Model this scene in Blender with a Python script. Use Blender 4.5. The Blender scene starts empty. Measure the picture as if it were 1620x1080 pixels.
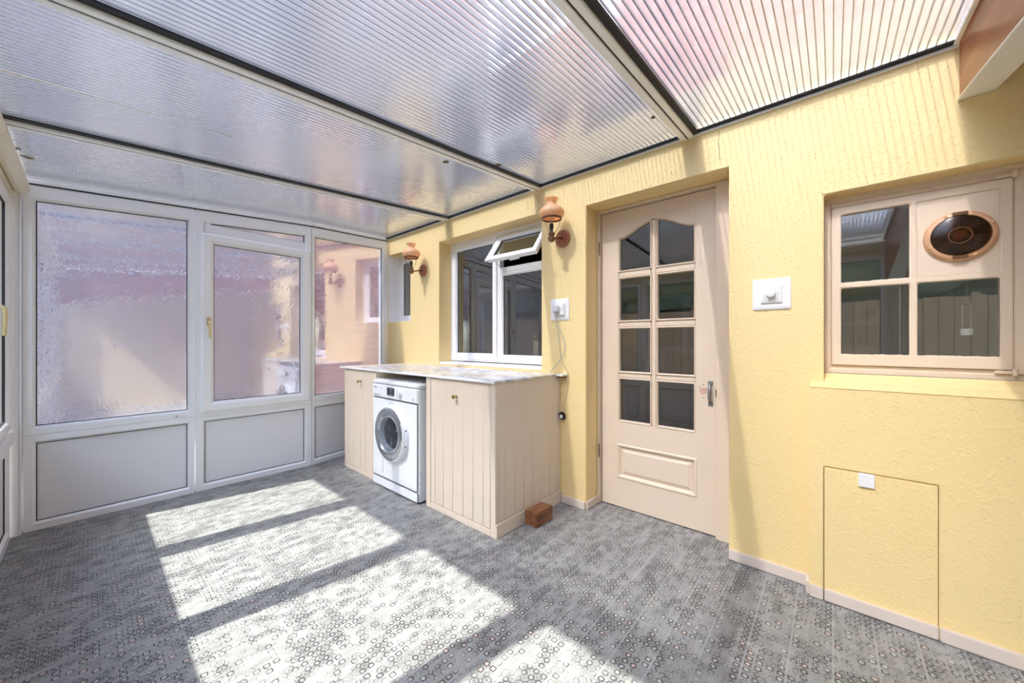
import bpy, bmesh, math, random
from mathutils import Vector as V
random.seed(7)
S = bpy.context.scene
COL = S.collection

# ---------------------------------------------------------------- camera, sky, sun, exposure
F_PX = 582.5
FW = V((0.7537, 0.6572, 0.0))
cam = bpy.data.objects.new('camera', bpy.data.cameras.new('camera'))
cam.data.lens = F_PX / 1620 * 36
cam.data.sensor_width = 36
cam.data.clip_start = 0.02
cam.location = (0, 0, 1.11)
cam.rotation_euler = FW.to_track_quat('-Z', 'Y').to_euler()
COL.objects.link(cam); S.camera = cam

SUN_DIR = V((1, -0.165, -1.24)).normalized()
w = bpy.data.worlds.new('world'); S.world = w; w.use_nodes = True
nt = w.node_tree; nt.nodes.clear()
sky = nt.nodes.new('ShaderNodeTexSky'); sky.sky_type = 'NISHITA'; sky.sun_disc = False
sky.sun_elevation = math.asin(-SUN_DIR.z); sky.sun_rotation = math.atan2(-SUN_DIR.x, -SUN_DIR.y)
sky.air_density = 1.0; sky.dust_density = 1.2; sky.ozone_density = 1.0
bg = nt.nodes.new('ShaderNodeBackground'); bg.inputs['Strength'].default_value = 0.72
wo = nt.nodes.new('ShaderNodeOutputWorld')
hs = nt.nodes.new('ShaderNodeHueSaturation'); hs.inputs['Saturation'].default_value = 0.85
nt.links.new(sky.outputs[0], hs.inputs['Color']); nt.links.new(hs.outputs[0], bg.inputs[0]); nt.links.new(bg.outputs[0], wo.inputs[0])
sl = bpy.data.lights.new('sun', 'SUN'); sl.energy = 8.0; sl.angle = math.radians(0.9); sl.color = (1.0, 0.965, 0.91)
so = bpy.data.objects.new('sun', sl); so.rotation_euler = SUN_DIR.to_track_quat('-Z', 'Y').to_euler(); so.location = (-4, 1, 6)
COL.objects.link(so)
S.view_settings.view_transform = 'Standard'; S.view_settings.look = 'None'
S.view_settings.exposure = 1.02; S.view_settings.gamma = 1.0; S.view_settings.use_curve_mapping = False
cy = S.cycles
cy.max_bounces = 14; cy.diffuse_bounces = 7; cy.glossy_bounces = 5; cy.transmission_bounces = 8; cy.transparent_max_bounces = 24
cy.sample_clamp_indirect = 6.0; cy.use_denoising = True; cy.caustics_reflective = False; cy.blur_glossy = 0.5

# ---------------------------------------------------------------- materials
class NT:
    def __init__(s, name):
        s.m = bpy.data.materials.new(name); s.m.use_nodes = True
        s.t = s.m.node_tree; s.t.nodes.clear()
        s.out = s.t.nodes.new('ShaderNodeOutputMaterial')
    def n(s, typ, ins=None, **kw):
        x = s.t.nodes.new('ShaderNode' + typ)
        for k, v in kw.items(): setattr(x, k, v)
        for k, v in (ins or {}).items(): s.put(x.inputs[k], v)
        return x
    def put(s, sock, v):
        if hasattr(v, 'links') or isinstance(v, bpy.types.NodeSocket): s.t.links.new(v, sock)
        elif isinstance(v, bpy.types.Node): s.t.links.new(v.outputs[0], sock)
        else: sock.default_value = v
    def math(s, op, a, b=None, c=None, clamp=False):
        x = s.t.nodes.new('ShaderNodeMath'); x.operation = op; x.use_clamp = clamp
        s.put(x.inputs[0], a)
        if b is not None: s.put(x.inputs[1], b)
        if c is not None: s.put(x.inputs[2], c)
        return x.outputs[0]
    def mix(s, f, a, b, mode='MIX'):
        x = s.t.nodes.new('ShaderNodeMix'); x.data_type = 'RGBA'; x.blend_type = mode
        s.put(x.inputs[0], f); s.put(x.inputs[6], a); s.put(x.inputs[7], b)
        return x.outputs[2]
    def ss(s, v, lo, hi, a=0.0, b=1.0):
        x = s.n('MapRange', {0: v, 1: lo, 2: hi, 3: a, 4: b}, interpolation_type='SMOOTHSTEP'); return x.outputs[0]
    def fres(s, ior, nrm=None):      # same reflectance from either side of a thin pane
        bf = s.n('NewGeometry').outputs['Backfacing']
        i = s.n('MapRange', {0: bf, 1: 0.0, 2: 1.0, 3: ior, 4: 1.0 / ior}).outputs[0]
        f = s.n('Fresnel', {'IOR': i})
        if nrm is not None: s.put(f.inputs['Normal'], nrm)
        return f.outputs[0]
    def surf(s, sh): s.put(s.out.inputs['Surface'], sh); return s.m

def c4(c): return (c[0], c[1], c[2], 1.0)
def plain(name, col, rough=0.5, metal=0.0, bump=0.0, bscale=60, var=0.04, vscale=6, coat=0.0, spec=0.5):
    m = NT(name); tc = m.n('TexCoord').outputs['Object']
    nz = m.n('TexNoise', {'Vector': tc, 'Scale': vscale, 'Detail': 4.0}).outputs['Fac']
    lo = c4([max(0, x * (1 - var)) for x in col]); hi = c4([min(1, x * (1 + var)) for x in col])
    colr = m.mix(nz, lo, hi)
    p = m.n('BsdfPrincipled', {'Base Color': colr, 'Roughness': rough, 'Metallic': metal, 'Coat Weight': coat, 'Specular IOR Level': spec})
    if bump:
        bn = m.n('TexNoise', {'Vector': tc, 'Scale': bscale, 'Detail': 3.0}).outputs['Fac']
        m.put(p.inputs['Normal'], m.n('Bump', {'Height': bn, 'Distance': bump, 'Strength': 1.0}))
    return m.surf(p)

M = {}
M['upvc'] = plain('white_upvc', (0.89, 0.89, 0.89), 0.28, var=0.02)
M['upvc_cream'] = plain('aged_cream_upvc', (0.86, 0.80, 0.62), 0.35, var=0.03)
M['panel'] = plain('white_infill_panel', (0.80, 0.795, 0.815), 0.38, var=0.02, vscale=3)
M['seal'] = plain('black_rubber', (0.012, 0.012, 0.013), 0.6)
M['flash'] = plain('black_flashing_tape', (0.03, 0.035, 0.05), 0.35, bump=0.002, bscale=40)
M['alu'] = plain('white_aluminium_bar', (0.88, 0.875, 0.84), 0.32, var=0.03)
M['cream'] = plain('cream_gloss_paint', (0.74, 0.61, 0.465), 0.38, bump=0.0006, bscale=25, var=0.03)
M['cream_cab'] = plain('cream_eggshell_paint', (0.74, 0.62, 0.495), 0.45, bump=0.0005, bscale=30, var=0.035)
M['skirt'] = plain('pale_skirting_paint', (0.70, 0.60, 0.52), 0.4, var=0.03)
M['white'] = plain('white_enamel', (0.86, 0.87, 0.89), 0.22, var=0.01)
M['wplastic'] = plain('white_plastic', (0.85, 0.84, 0.83), 0.3, var=0.02)
M['gplastic'] = plain('light_grey_plastic', (0.55, 0.55, 0.56), 0.4)
M['chrome'] = plain('grey_chrome', (0.42, 0.44, 0.47), 0.18, metal=0.85)
M['steel'] = plain('steel', (0.55, 0.55, 0.55), 0.3, metal=1.0)
M['iron'] = plain('dull_grey_metal', (0.28, 0.29, 0.29), 0.42, metal=0.8)
M['drum'] = plain('dark_drum', (0.03, 0.032, 0.04), 0.3, metal=0.3, bump=0.002, bscale=40)
M['display'] = plain('dark_display', (0.035, 0.04, 0.05), 0.2)
M['brass'] = plain('aged_brass', (0.50, 0.36, 0.14), 0.3, metal=1.0)
M['gold'] = plain('cream_gold_handle', (0.72, 0.60, 0.32), 0.3, metal=0.3)
M['bronze'] = plain('antique_bronze', (0.22, 0.12, 0.065), 0.33, metal=0.8)
M['lampwood'] = plain('reddish_turned_wood', (0.36, 0.125, 0.055), 0.35, var=0.15, vscale=30)
M['black'] = plain('black_plastic', (0.02, 0.02, 0.02), 0.35)
M['cable'] = plain('pale_cable', (0.50, 0.46, 0.32), 0.5)
M['cablegrey'] = plain('grey_cable', (0.42, 0.45, 0.38), 0.5)
M['ceil'] = plain('white_ceiling_paint', (0.80, 0.78, 0.72), 0.7)
M['backwall'] = plain('tan_painted_wall', (0.74, 0.60, 0.36), 0.7, bump=0.002, bscale=80)
M['dark'] = plain('dim_room_shade', (0.10, 0.09, 0.08), 0.8)  # dark tone stands for lack of light, so the house windows show dim
M['amber'] = plain('amber_plastic', (0.66, 0.38, 0.22), 0.25, var=0.05)
M['rust'] = plain('worn_paint_mark', (0.62, 0.38, 0.30), 0.6, var=0.3, vscale=90)
M['dirt'] = plain('brown_moss_dirt', (0.16, 0.12, 0.07), 0.9, bump=0.002, bscale=90, var=0.3)
M['hole'] = plain('dark_hole', (0.05, 0.035, 0.025), 0.8)
M['slate'] = plain('exterior_paving', (0.50, 0.50, 0.48), 0.8, var=0.15)
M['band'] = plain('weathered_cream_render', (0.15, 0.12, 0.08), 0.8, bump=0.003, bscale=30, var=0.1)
M['render'] = plain('neighbour_render', (0.50, 0.50, 0.55), 0.8, bump=0.004, bscale=30, var=0.08)
M['fence'] = plain('fence_timber', (0.36, 0.25, 0.15), 0.8, var=0.2, vscale=9)

def wall_yellow():
    m = NT('yellow_embossed_wall'); tc = m.n('TexCoord').outputs['Object']
    mp = m.n('Mapping', {'Vector': tc, 'Scale': (1, 1.0, 0.75)}).outputs[0]
    n1 = m.n('TexNoise', {'Vector': mp, 'Scale': 95.0, 'Detail': 3.0, 'Roughness': 0.55}).outputs['Fac']
    n2 = m.n('TexNoise', {'Vector': mp, 'Scale': 210.0, 'Detail': 2.0}).outputs['Fac']
    n3 = m.n('TexNoise', {'Vector': tc, 'Scale': 1.6, 'Detail': 3.0}).outputs['Fac']
    blob = m.ss(n1, 0.5, 0.68)
    h = m.math('ADD', m.math('MULTIPLY', blob, 1.0), m.math('MULTIPLY', n2, 0.45))
    colr = m.mix(n3, (0.84, 0.645, 0.295, 1), (0.88, 0.69, 0.345, 1))
    p = m.n('BsdfPrincipled', {'Base Color': colr, 'Roughness': 0.62})
    m.put(p.inputs['Normal'], m.n('Bump', {'Height': h, 'Distance': 0.0010, 'Strength': 1.0}))
    return m.surf(p)
M['yellow'] = wall_yellow()

def wood(name, a, b, rough=0.4, scale=6, axis=0):
    m = NT(name); tc = m.n('TexCoord').outputs['Object']
    sc = [9.0, 9.0, 9.0]; sc[axis] = 1.0
    mp = m.n('Mapping', {'Vector': tc, 'Scale': tuple(sc)}).outputs[0]
    nz = m.n('TexNoise', {'Vector': mp, 'Scale': scale, 'Detail': 6.0, 'Roughness': 0.6, 'Distortion': 0.8}).outputs['Fac']
    colr = m.mix(m.ss(nz, 0.3, 0.7), c4(a), c4(b))
    p = m.n('BsdfPrincipled', {'Base Color': colr, 'Roughness': rough})
    m.put(p.inputs['Normal'], m.n('Bump', {'Height': nz, 'Distance': 0.001}))
    return m.surf(p)
M['mahog'] = wood('mahogany_stained_board', (0.22, 0.062, 0.022), (0.34, 0.115, 0.042), 0.35, 2)
M['block'] = wood('dark_offcut_wood', (0.10, 0.03, 0.01), (0.36, 0.15, 0.06), 0.4, 5)

def glass(name, tint=(0.9, 0.93, 0.92), refl=1.0, rough=0.0, bump=0.0, bscale=20, base=0.0, haze=0.0, hcol=(0.8, 0.8, 0.8)):
    m = NT(name); nrm = None
    if bump:
        tc = m.n('TexCoord').outputs['Object']
        vo = m.n('TexNoise', {'Vector': tc, 'Scale': bscale, 'Detail': 1.5, 'Distortion': 2.2}).outputs['Fac']
        wv = m.math('SINE', m.math('MULTIPLY', vo, 55.0))
        nrm = m.n('Bump', {'Height': wv, 'Distance': bump, 'Strength': 1.0}).outputs[0]
    f = m.math('MULTIPLY_ADD', m.fres(1.52, nrm), refl, base, clamp=True)
    tr = m.n('BsdfTransparent', {'Color': c4(tint)}).outputs[0]
    if haze:
        tl = m.n('BsdfTranslucent', {'Color': c4(hcol)}).outputs[0]
        tr = m.n('MixShader', {0: haze, 1: tr, 2: tl}).outputs[0]
    gl = m.n('BsdfGlossy', {'Color': (1, 1, 1, 1), 'Roughness': rough})
    if nrm: m.put(gl.inputs['Normal'], nrm)
    return m.surf(m.n('MixShader', {0: f, 1: tr, 2: gl.outputs[0]}))
M['glass'] = glass('clear_glass', refl=1.6)
M['houseglass'] = glass('house_window_glass', (0.85, 0.86, 0.85), refl=1.7, base=0.06)
M['obscure'] = glass('obscured_glass', (0.80, 0.80, 0.86), refl=2.6, base=0.36, rough=0.012, bump=0.00003, bscale=7, haze=0.22, hcol=(0.70, 0.70, 0.76))
M['bowl'] = glass('porthole_glass', (0.8, 0.83, 0.86), refl=0.8)
M['bulb'] = glass('clear_bulb_glass', refl=2.0)
M['blade'] = plain('brown_grey_blades', (0.34, 0.24, 0.18), 0.35)
M['smoke'] = glass('smoked_plastic', (0.52, 0.42, 0.35), refl=0.9, base=0.0, rough=0.16)

def roofmat():
    m = NT('twinwall_polycarbonate'); g = m.n('NewGeometry').outputs['Position']
    x = m.n('SeparateXYZ', {0: g})
    ph = m.math('MULTIPLY', x.outputs[1], 2 * math.pi / 0.0245)
    wv = m.math('SINE', ph)
    nz = m.n('TexNoise', {'Vector': g, 'Scale': 2.2, 'Detail': 3.0}).outputs['Fac']
    h = m.math('ADD', m.math('MULTIPLY', wv, 0.00022), m.math('MULTIPLY', nz, 0.0016))
    nrm = m.n('Bump', {'Height': h, 'Distance': 1.0, 'Strength': 1.0}).outputs[0]
    fr = m.fres(1.58, nrm)
    tr = m.n('BsdfTransparent', {'Color': (0.80, 0.82, 0.86, 1)}).outputs[0]
    tl = m.n('BsdfTranslucent', {'Color': (0.74, 0.78, 0.86, 1)}).outputs[0]
    rf = m.n('BsdfRefraction', {'Color': (0.47, 0.49, 0.55, 1), 'Roughness': 0.30, 'IOR': 1.12, 'Normal': nrm}).outputs[0]
    gl = m.n('BsdfGlossy', {'Color': (1, 1, 1, 1), 'Roughness': 0.13, 'Normal': nrm}).outputs[0]
    a = m.n('MixShader', {0: 0.81, 1: tr, 2: rf}).outputs[0]
    b = m.n('MixShader', {0: 0.08, 1: a, 2: tl}).outputs[0]
    return m.surf(m.n('MixShader', {0: m.math('MULTIPLY_ADD', fr, 2.2, 0.06, clamp=True), 1: b, 2: gl}))
M['roof'] = roofmat()
def ribmat():
    m = NT('polycarbonate_rib')
    tr = m.n('BsdfTransparent', {'Color': (0.55, 0.55, 0.58, 1)}).outputs[0]
    p = m.n('BsdfPrincipled', {'Base Color': (0.22, 0.22, 0.24, 1), 'Roughness': 0.3}).outputs[0]
    return m.surf(m.n('MixShader', {0: 0.88, 1: tr, 2: p}))
M['rib'] = ribmat()

def floormat():
    m = NT('patterned_vinyl'); g = m.n('NewGeometry').outputs['Position']
    x = m.n('SeparateXYZ', {0: g}); X, Y = x.outputs[0], x.outputs[1]
    s = 0.0295
    def cellv(off):
        cx = m.math('ADD', m.math('DIVIDE', X, s), off); cyy = m.math('ADD', m.math('DIVIDE', Y, s), off)
        u = m.math('SUBTRACT', m.math('FRACT', cx), 0.5); v = m.math('SUBTRACT', m.math('FRACT', cyy), 0.5)
        cid = m.n('CombineXYZ', {0: m.math('FLOOR', cx), 1: m.math('FLOOR', cyy), 2: off})
        wn = m.n('TexWhiteNoise', {'Vector': cid.outputs[0]}, noise_dimensions='3D')
        au = m.math('ABSOLUTE', u); av = m.math('ABSOLUTE', v)
        r = m.math('SQRT', m.math('ADD', m.math('MULTIPLY', u, u), m.math('MULTIPLY', v, v)))
        return u, v, au, av, r, wn.outputs['Value'], wn.outputs['Color'], cid
    def ring(r, rad, wd):
        return m.ss(m.math('ABSOLUTE', m.math('SUBTRACT', r, rad)), wd * 0.45, wd, 1.0, 0.0)
    u, v, au, av, r, rnd, rcol, cid = cellv(0.0)
    # quatrefoil radius: modulated by angle
    ang = m.math('ARCTAN2', v, u)
    rr = m.math('MULTIPLY', r, m.math('ADD', 1.0, m.math('MULTIPLY', m.math('COSINE', m.math('MULTIPLY', ang, 4.0)), 0.13)))
    small = ring(rr, 0.31, 0.10)
    u2, v2, au2, av2, r2, rnd2, rcol2, cid2 = cellv(0.5)
    big = ring(r2, 0.50, 0.085)
    tiny = ring(r2, 0.16, 0.06)
    edge = m.math('MAXIMUM', m.ss(au, 0.435, 0.475), m.ss(av, 0.45, 0.485))
    # clusters where the ink is dense, elongated in the long direction of the room
    mp = m.n('Mapping', {'Vector': g, 'Scale': (1.0, 2.4, 1)}).outputs[0]
    cl = m.n('TexNoise', {'Vector': mp, 'Scale': 4.2, 'Detail': 4.0, 'Roughness': 0.65}).outputs['Fac']
    dense = m.ss(cl, 0.42, 0.66)
    cl2 = m.n('TexNoise', {'Vector': g, 'Scale': 19.0, 'Detail': 1.0}).outputs['Fac']
    dense2 = m.ss(cl2, 0.40, 0.66)
    d = m.math('MULTIPLY_ADD', dense, 0.55, m.math('MULTIPLY', dense2, 0.38))
    k1 = m.math('MULTIPLY', small, m.ss(m.math('ADD', m.math('MULTIPLY', rnd, 0.8), d), 0.45, 1.00, 0.16, 1.0))
    k2 = m.math('MULTIPLY', big, m.ss(m.math('ADD', m.math('MULTIPLY', rnd2, 0.8), d), 0.50, 1.15, 0.12, 0.95))
    k3 = m.math('MULTIPLY', edge, m.ss(m.math('ADD', m.math('MULTIPLY', rnd2, 0.5), d), 0.45, 1.05, 0.14, 0.95))
    k4 = m.math('MULTIPLY', tiny, m.math('MULTIPLY', rnd2, 0.4))
    ink = m.math('MAXIMUM', m.math('MAXIMUM', k1, k2), m.math('MAXIMUM', k3, k4), clamp=True)
    # ground colour: patches of cool and warm grey, paler cells, a few rust ones
    g1 = m.n('TexNoise', {'Vector': mp, 'Scale': 9.0, 'Detail': 5.0, 'Roughness': 0.7}).outputs['Fac']
    base = m.mix(m.ss(g1, 0.3, 0.7), (0.22, 0.215, 0.205, 1), (0.36, 0.355, 0.335, 1))
    pale = m.math('MULTIPLY', m.ss(rr, 0.20, 0.28, 1.0, 0.0), m.ss(rnd, 0.45, 1.0))
    base = m.mix(m.math('MULTIPLY', pale, 0.45), base, (0.74, 0.75, 0.72, 1))
    rust = m.math('MULTIPLY', m.ss(rr, 0.24, 0.30, 1.0, 0.0), m.math('MULTIPLY', m.math('GREATER_THAN', rnd, 0.925), 0.55))
    base = m.mix(rust, base, (0.62, 0.36, 0.28, 1))
    fine = m.n('TexNoise', {'Vector': g, 'Scale': 240.0, 'Detail': 2.0}).outputs['Fac']
    base = m.mix(m.ss(fine, 0.45, 0.7, 0.0, 0.5), base, (0.22, 0.22, 0.22, 1))
    # pale tile joints every four motifs
    tx = m.math('ABSOLUTE', m.math('SUBTRACT', m.math('FRACT', m.math('DIVIDE', Y, s * 4)), 0.5))
    joint = m.ss(tx, 0.486, 0.494)
    colr = m.mix(m.math('MULTIPLY', ink, 0.93), base, (0.035, 0.035, 0.036, 1))
    colr = m.mix(m.math('MULTIPLY', joint, 0.22), colr, (0.72, 0.73, 0.73, 1))
    p = m.n('BsdfPrincipled', {'Base Color': colr, 'Roughness': 0.48, 'Specular IOR Level': 0.35})
    m.put(p.inputs['Normal'], m.n('Bump', {'Height': m.math('SUBTRACT', 1.0, ink), 'Distance': 0.0004}))
    return m.surf(p)
M['floor'] = floormat()

def worktop():
    m = NT('marbled_worktop_vinyl'); g = m.n('NewGeometry').outputs['Position']
    n1 = m.n('TexNoise', {'Vector': g, 'Scale': 9.0, 'Detail': 5.0, 'Roughness': 0.65, 'Distortion': 1.2}).outputs['Fac']
    n2 = m.n('TexNoise', {'Vector': g, 'Scale': 3.0, 'Detail': 2.0}).outputs['Fac']
    vo = m.n('TexVoronoi', {'Vector': g, 'Scale': 16.0}, feature='DISTANCE_TO_EDGE').outputs['Distance']
    a = m.mix(m.ss(n2, 0.4, 0.6), (0.42, 0.44, 0.52, 1), (0.62, 0.52, 0.34, 1))
    colr = m.mix(m.ss(n1, 0.42, 0.60), a, (0.82, 0.80, 0.77, 1))
    colr = m.mix(m.ss(vo, 0.0, 0.05, 0.65, 0.0), colr, (0.33, 0.32, 0.35, 1))
    return m.surf(m.n('BsdfPrincipled', {'Base Color': colr, 'Roughness': 0.25}))
M['worktop'] = worktop()

def shademat():
    m = NT('peach_opal_glass'); tc = m.n('TexCoord').outputs['Object']
    nz = m.n('TexNoise', {'Vector': tc, 'Scale': 9.0, 'Detail': 3.0}).outputs['Fac']
    col = m.mix(nz, (0.93, 0.66, 0.37, 1), (0.95, 0.77, 0.52, 1))
    p = m.n('BsdfPrincipled', {'Base Color': col, 'Roughness': 0.22, 'Coat Weight': 0.4}).outputs[0]
    tl = m.n('BsdfTranslucent', {'Color': (0.96, 0.68, 0.42, 1)}).outputs[0]
    return m.surf(m.n('MixShader', {0: 0.5, 1: p, 2: tl}))
M['shade'] = shademat()

def brickmat():
    m = NT('house_brick'); g = m.n('NewGeometry').outputs['Position']
    x = m.n('SeparateXYZ', {0: g}); v = m.n('CombineXYZ', {0: x.outputs[1], 1: x.outputs[2], 2: 0.0}).outputs[0]
    b = m.n('TexBrick', {'Vector': v, 'Color1': (0.23, 0.07, 0.052, 1), 'Color2': (0.17, 0.05, 0.04, 1), 'Mortar': (0.22, 0.17, 0.15, 1),
            'Scale': 1.0, 'Mortar Size': 0.008, 'Brick Width': 0.225, 'Row Height': 0.075})
    return m.surf(m.n('BsdfPrincipled', {'Base Color': b.outputs['Color'], 'Roughness': 0.85}))
M['brick'] = brickmat()
def hedgemat():
    m = NT('hedge_leaves'); tc = m.n('TexCoord').outputs['Object']
    nz = m.n('TexNoise', {'Vector': tc, 'Scale': 14.0, 'Detail': 6.0}).outputs['Fac']
    return m.surf(m.n('BsdfPrincipled', {'Base Color': m.mix(nz, (0.04, 0.05, 0.03, 1), (0.14, 0.17, 0.09, 1)), 'Roughness': 0.7}))
M['hedge'] = hedgemat()

# ---------------------------------------------------------------- mesh helpers
class Plane:
    def __init__(s, o, u, n): s.o, s.u, s.n = V(o), V(u).normalized(), V(n).normalized()
    def p(s, a, b, d=0.0): return s.o + s.u * a + V((0, 0, b)) + s.n * d

def offs(poly, ins):
    n = len(poly); out = []
    area = sum(poly[i][0] * poly[(i + 1) % n][1] - poly[(i + 1) % n][0] * poly[i][1] for i in range(n))
    sg = 1 if area > 0 else -1
    ins = ins if isinstance(ins, (list, tuple)) else [ins] * n
    L = []
    for i in range(n):
        a, b = V(poly[i]), V(poly[(i + 1) % n]); d = (b - a).normalized()
        nn = V((-d.y, d.x)) * sg
        L.append((a + nn * ins[i], d))
    for i in range(n):
        (p, d), (q, e) = L[i - 1], L[i]
        den = d.x * e.y - d.y * e.x
        t = ((q.x - p.x) * e.y - (q.y - p.y) * e.x) / den
        out.append((p.x + d.x * t, p.y + d.y * t))
    return out

class MB:
    def __init__(s): s.v = []; s.f = []; s.sm = False
    def add(s, vs, fs):
        k = len(s.v); s.v += [V(x) for x in vs]; s.f += [tuple(i + k for i in f) for f in fs]; return s
    def box(s, a, b):
        (x0, y0, z0), (x1, y1, z1) = a, b
        return s.add([(x0, y0, z0), (x1, y0, z0), (x1, y1, z0), (x0, y1, z0), (x0, y0, z1), (x1, y0, z1), (x1, y1, z1), (x0, y1, z1)],
                     [(0, 3, 2, 1), (4, 5, 6, 7), (0, 1, 5, 4), (1, 2, 6, 5), (2, 3, 7, 6), (3, 0, 4, 7)])
    def pbox(s, P, a0, a1, b0, b1, d0, d1):
        vs = [P.p(a, b, d) for d in (d0, d1) for a, b in ((a0, b0), (a1, b0), (a1, b1), (a0, b1))]
        return s.add(vs, [(0, 3, 2, 1), (4, 5, 6, 7), (0, 1, 5, 4), (1, 2, 6, 5), (2, 3, 7, 6), (3, 0, 4, 7)])
    def prism(s, P, poly, d0, d1):
        n = len(poly)
        vs = [P.p(a, b, d0) for a, b in poly] + [P.p(a, b, d1) for a, b in poly]
        return s.add(vs, [tuple(range(n))[::-1], tuple(range(n, 2 * n))] + [(i, (i + 1) % n, n + (i + 1) % n, n + i) for i in range(n)])
    def hexa(s, pts): return s.add(pts, [(0, 3, 2, 1), (4, 5, 6, 7), (0, 1, 5, 4), (1, 2, 6, 5), (2, 3, 7, 6), (3, 0, 4, 7)])
    def frame(s, P, poly, prof, scale=None):
        """prof: closed list of (inset, depth toward the room)"""
        n = len(poly); m = len(prof); vs = []
        for ins, d in prof:
            ii = [ins * k for k in scale] if scale else ins
            vs += [P.p(a, b, d) for a, b in offs(poly, ii)]
        fs = []
        for j in range(m):
            for i in range(n):
                a, b = j * n + i, j * n + (i + 1) % n; c, e = ((j + 1) % m) * n + (i + 1) % n, ((j + 1) % m) * n + i
                fs.append((a, b, c, e))
        return s.add(vs, fs)
    def lathe(s, c, axis, prof, seg=32, closed=False):
        """prof: (radius, offset along axis)"""
        ax = V(axis).normalized(); t = V((0, 0, 1)) if abs(ax.z) < 0.9 else V((1, 0, 0))
        e1 = ax.cross(t).normalized(); e2 = ax.cross(e1).normalized(); c = V(c)
        vs = []; k = len(prof)
        for r, h in prof:
            for i in range(seg):
                a = 2 * math.pi * i / seg; vs.append(c + ax * h + (e1 * math.cos(a) + e2 * math.sin(a)) * max(r, 1e-5))
        fs = []
        for j in range(k if closed else k - 1):
            for i in range(seg):
                fs.append((j * seg + i, j * seg + (i + 1) % seg, ((j + 1) % k) * seg + (i + 1) % seg, ((j + 1) % k) * seg + i))
        if not closed:
            fs.append(tuple(range(seg))); fs.append(tuple((k - 1) * seg + i for i in range(seg))[::-1])
        s.sm = True
        return s.add(vs, fs)
    def tube(s, pts, r, seg=8, closed=False):
        pts = [V(p) for p in pts]; n = len(pts); vs = []; prev = None
        rs = r if isinstance(r, (list, tuple)) else [r] * n
        for i, p in enumerate(pts):
            if closed: d = pts[(i + 1) % n] - pts[i - 1]
            else: d = pts[min(i + 1, n - 1)] - pts[max(i - 1, 0)]
            d.normalize()
            if prev is None: prev = V((0, 0, 1)) if abs(d.z) < 0.9 else V((1, 0, 0))
            e1 = (prev - d * prev.dot(d)).normalized(); e2 = d.cross(e1); prev = e1
            vs += [p + (e1 * math.cos(2 * math.pi * k / seg) + e2 * math.sin(2 * math.pi * k / seg)) * rs[i] for k in range(seg)]
        fs = [(i * seg + k, i * seg + (k + 1) % seg, ((i + 1) % n) * seg + (k + 1) % seg, ((i + 1) % n) * seg + k)
              for i in range(n if closed else n - 1) for k in range(seg)]
        if not closed: fs += [tuple(range(seg))[::-1], tuple((n - 1) * seg + k for k in range(seg))]
        s.sm = True
        return s.add(vs, fs)
    def holes(s, P, a0, a1, b0, b1, hs, dfront, dback):
        A = sorted({a0, a1} | {x for h in hs for x in h[:2] if a0 < x < a1}); B = sorted({b0, b1} | {x for h in hs for x in h[2:] if b0 < x < b1})
        na, nb = len(A), len(B); idx = {}
        def solid(i, j):
            if i < 0 or j < 0 or i >= na - 1 or j >= nb - 1: return False
            ca, cb = (A[i] + A[i + 1]) / 2, (B[j] + B[j + 1]) / 2
            return not any(h[0] < ca < h[1] and h[2] < cb < h[3] for h in hs)
        vs = [P.p(a, b, d) for d in (dfront, dback) for b in B for a in A]
        def ix(i, j, k): return k * na * nb + j * na + i
        fs = []
        for i in range(na - 1):
            for j in range(nb - 1):
                if not solid(i, j): continue
                fs.append((ix(i, j, 0), ix(i + 1, j, 0), ix(i + 1, j + 1, 0), ix(i, j + 1, 0)))
                fs.append((ix(i, j, 1), ix(i, j + 1, 1), ix(i + 1, j + 1, 1), ix(i + 1, j, 1)))
                if not solid(i - 1, j): fs.append((ix(i, j, 0), ix(i, j + 1, 0), ix(i, j + 1, 1), ix(i, j, 1)))
                if not solid(i + 1, j): fs.append((ix(i + 1, j, 0), ix(i + 1, j, 1), ix(i + 1, j + 1, 1), ix(i + 1, j + 1, 0)))
                if not solid(i, j - 1): fs.append((ix(i, j, 0), ix(i, j, 1), ix(i + 1, j, 1), ix(i + 1, j, 0)))
                if not solid(i, j + 1): fs.append((ix(i, j + 1, 0), ix(i + 1, j + 1, 0), ix(i + 1, j + 1, 1), ix(i, j + 1, 1)))
        return s.add(vs, fs)
    def build(s, name, mat, parent=None, bevel=0.0, seg=2, loc=None):
        off = V((0, 0, 0)); q = parent
        while q is not None: off += q.location; q = q.parent
        if parent is None:
            if loc is None:
                xs = [v.x for v in s.v]; ys = [v.y for v in s.v]; zs = [v.z for v in s.v]
                loc = V(((min(xs) + max(xs)) / 2, (min(ys) + max(ys)) / 2, min(zs)))
            off = V(loc)
        bm = bmesh.new(); vv = [bm.verts.new(v - off) for v in s.v]; bm.verts.ensure_lookup_table()
        for f in s.f:
            try: bm.faces.new([vv[i] for i in f])
            except ValueError: pass
        bmesh.ops.remove_doubles(bm, verts=bm.verts, dist=2e-5)
        bmesh.ops.recalc_face_normals(bm, faces=bm.faces)
        if bevel:
            ed = [e for e in bm.edges if len(e.link_faces) == 2 and e.calc_face_angle(0) > 0.5]
            bmesh.ops.bevel(bm, geom=ed, offset=bevel, segments=seg, affect='EDGES', clamp_overlap=True)
        me = bpy.data.meshes.new(name); bm.to_mesh(me); bm.free()
        me.materials.append(mat if not isinstance(mat, str) else M[mat])
        if s.sm or bevel:
            me.polygons.foreach_set('use_smooth', [True] * len(me.polygons)); me.set_sharp_from_angle(angle=math.radians(40))
        o = bpy.data.objects.new(name, me); COL.objects.link(o)
        if parent is None: o.location = off
        else: o.parent = parent
        return o

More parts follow.
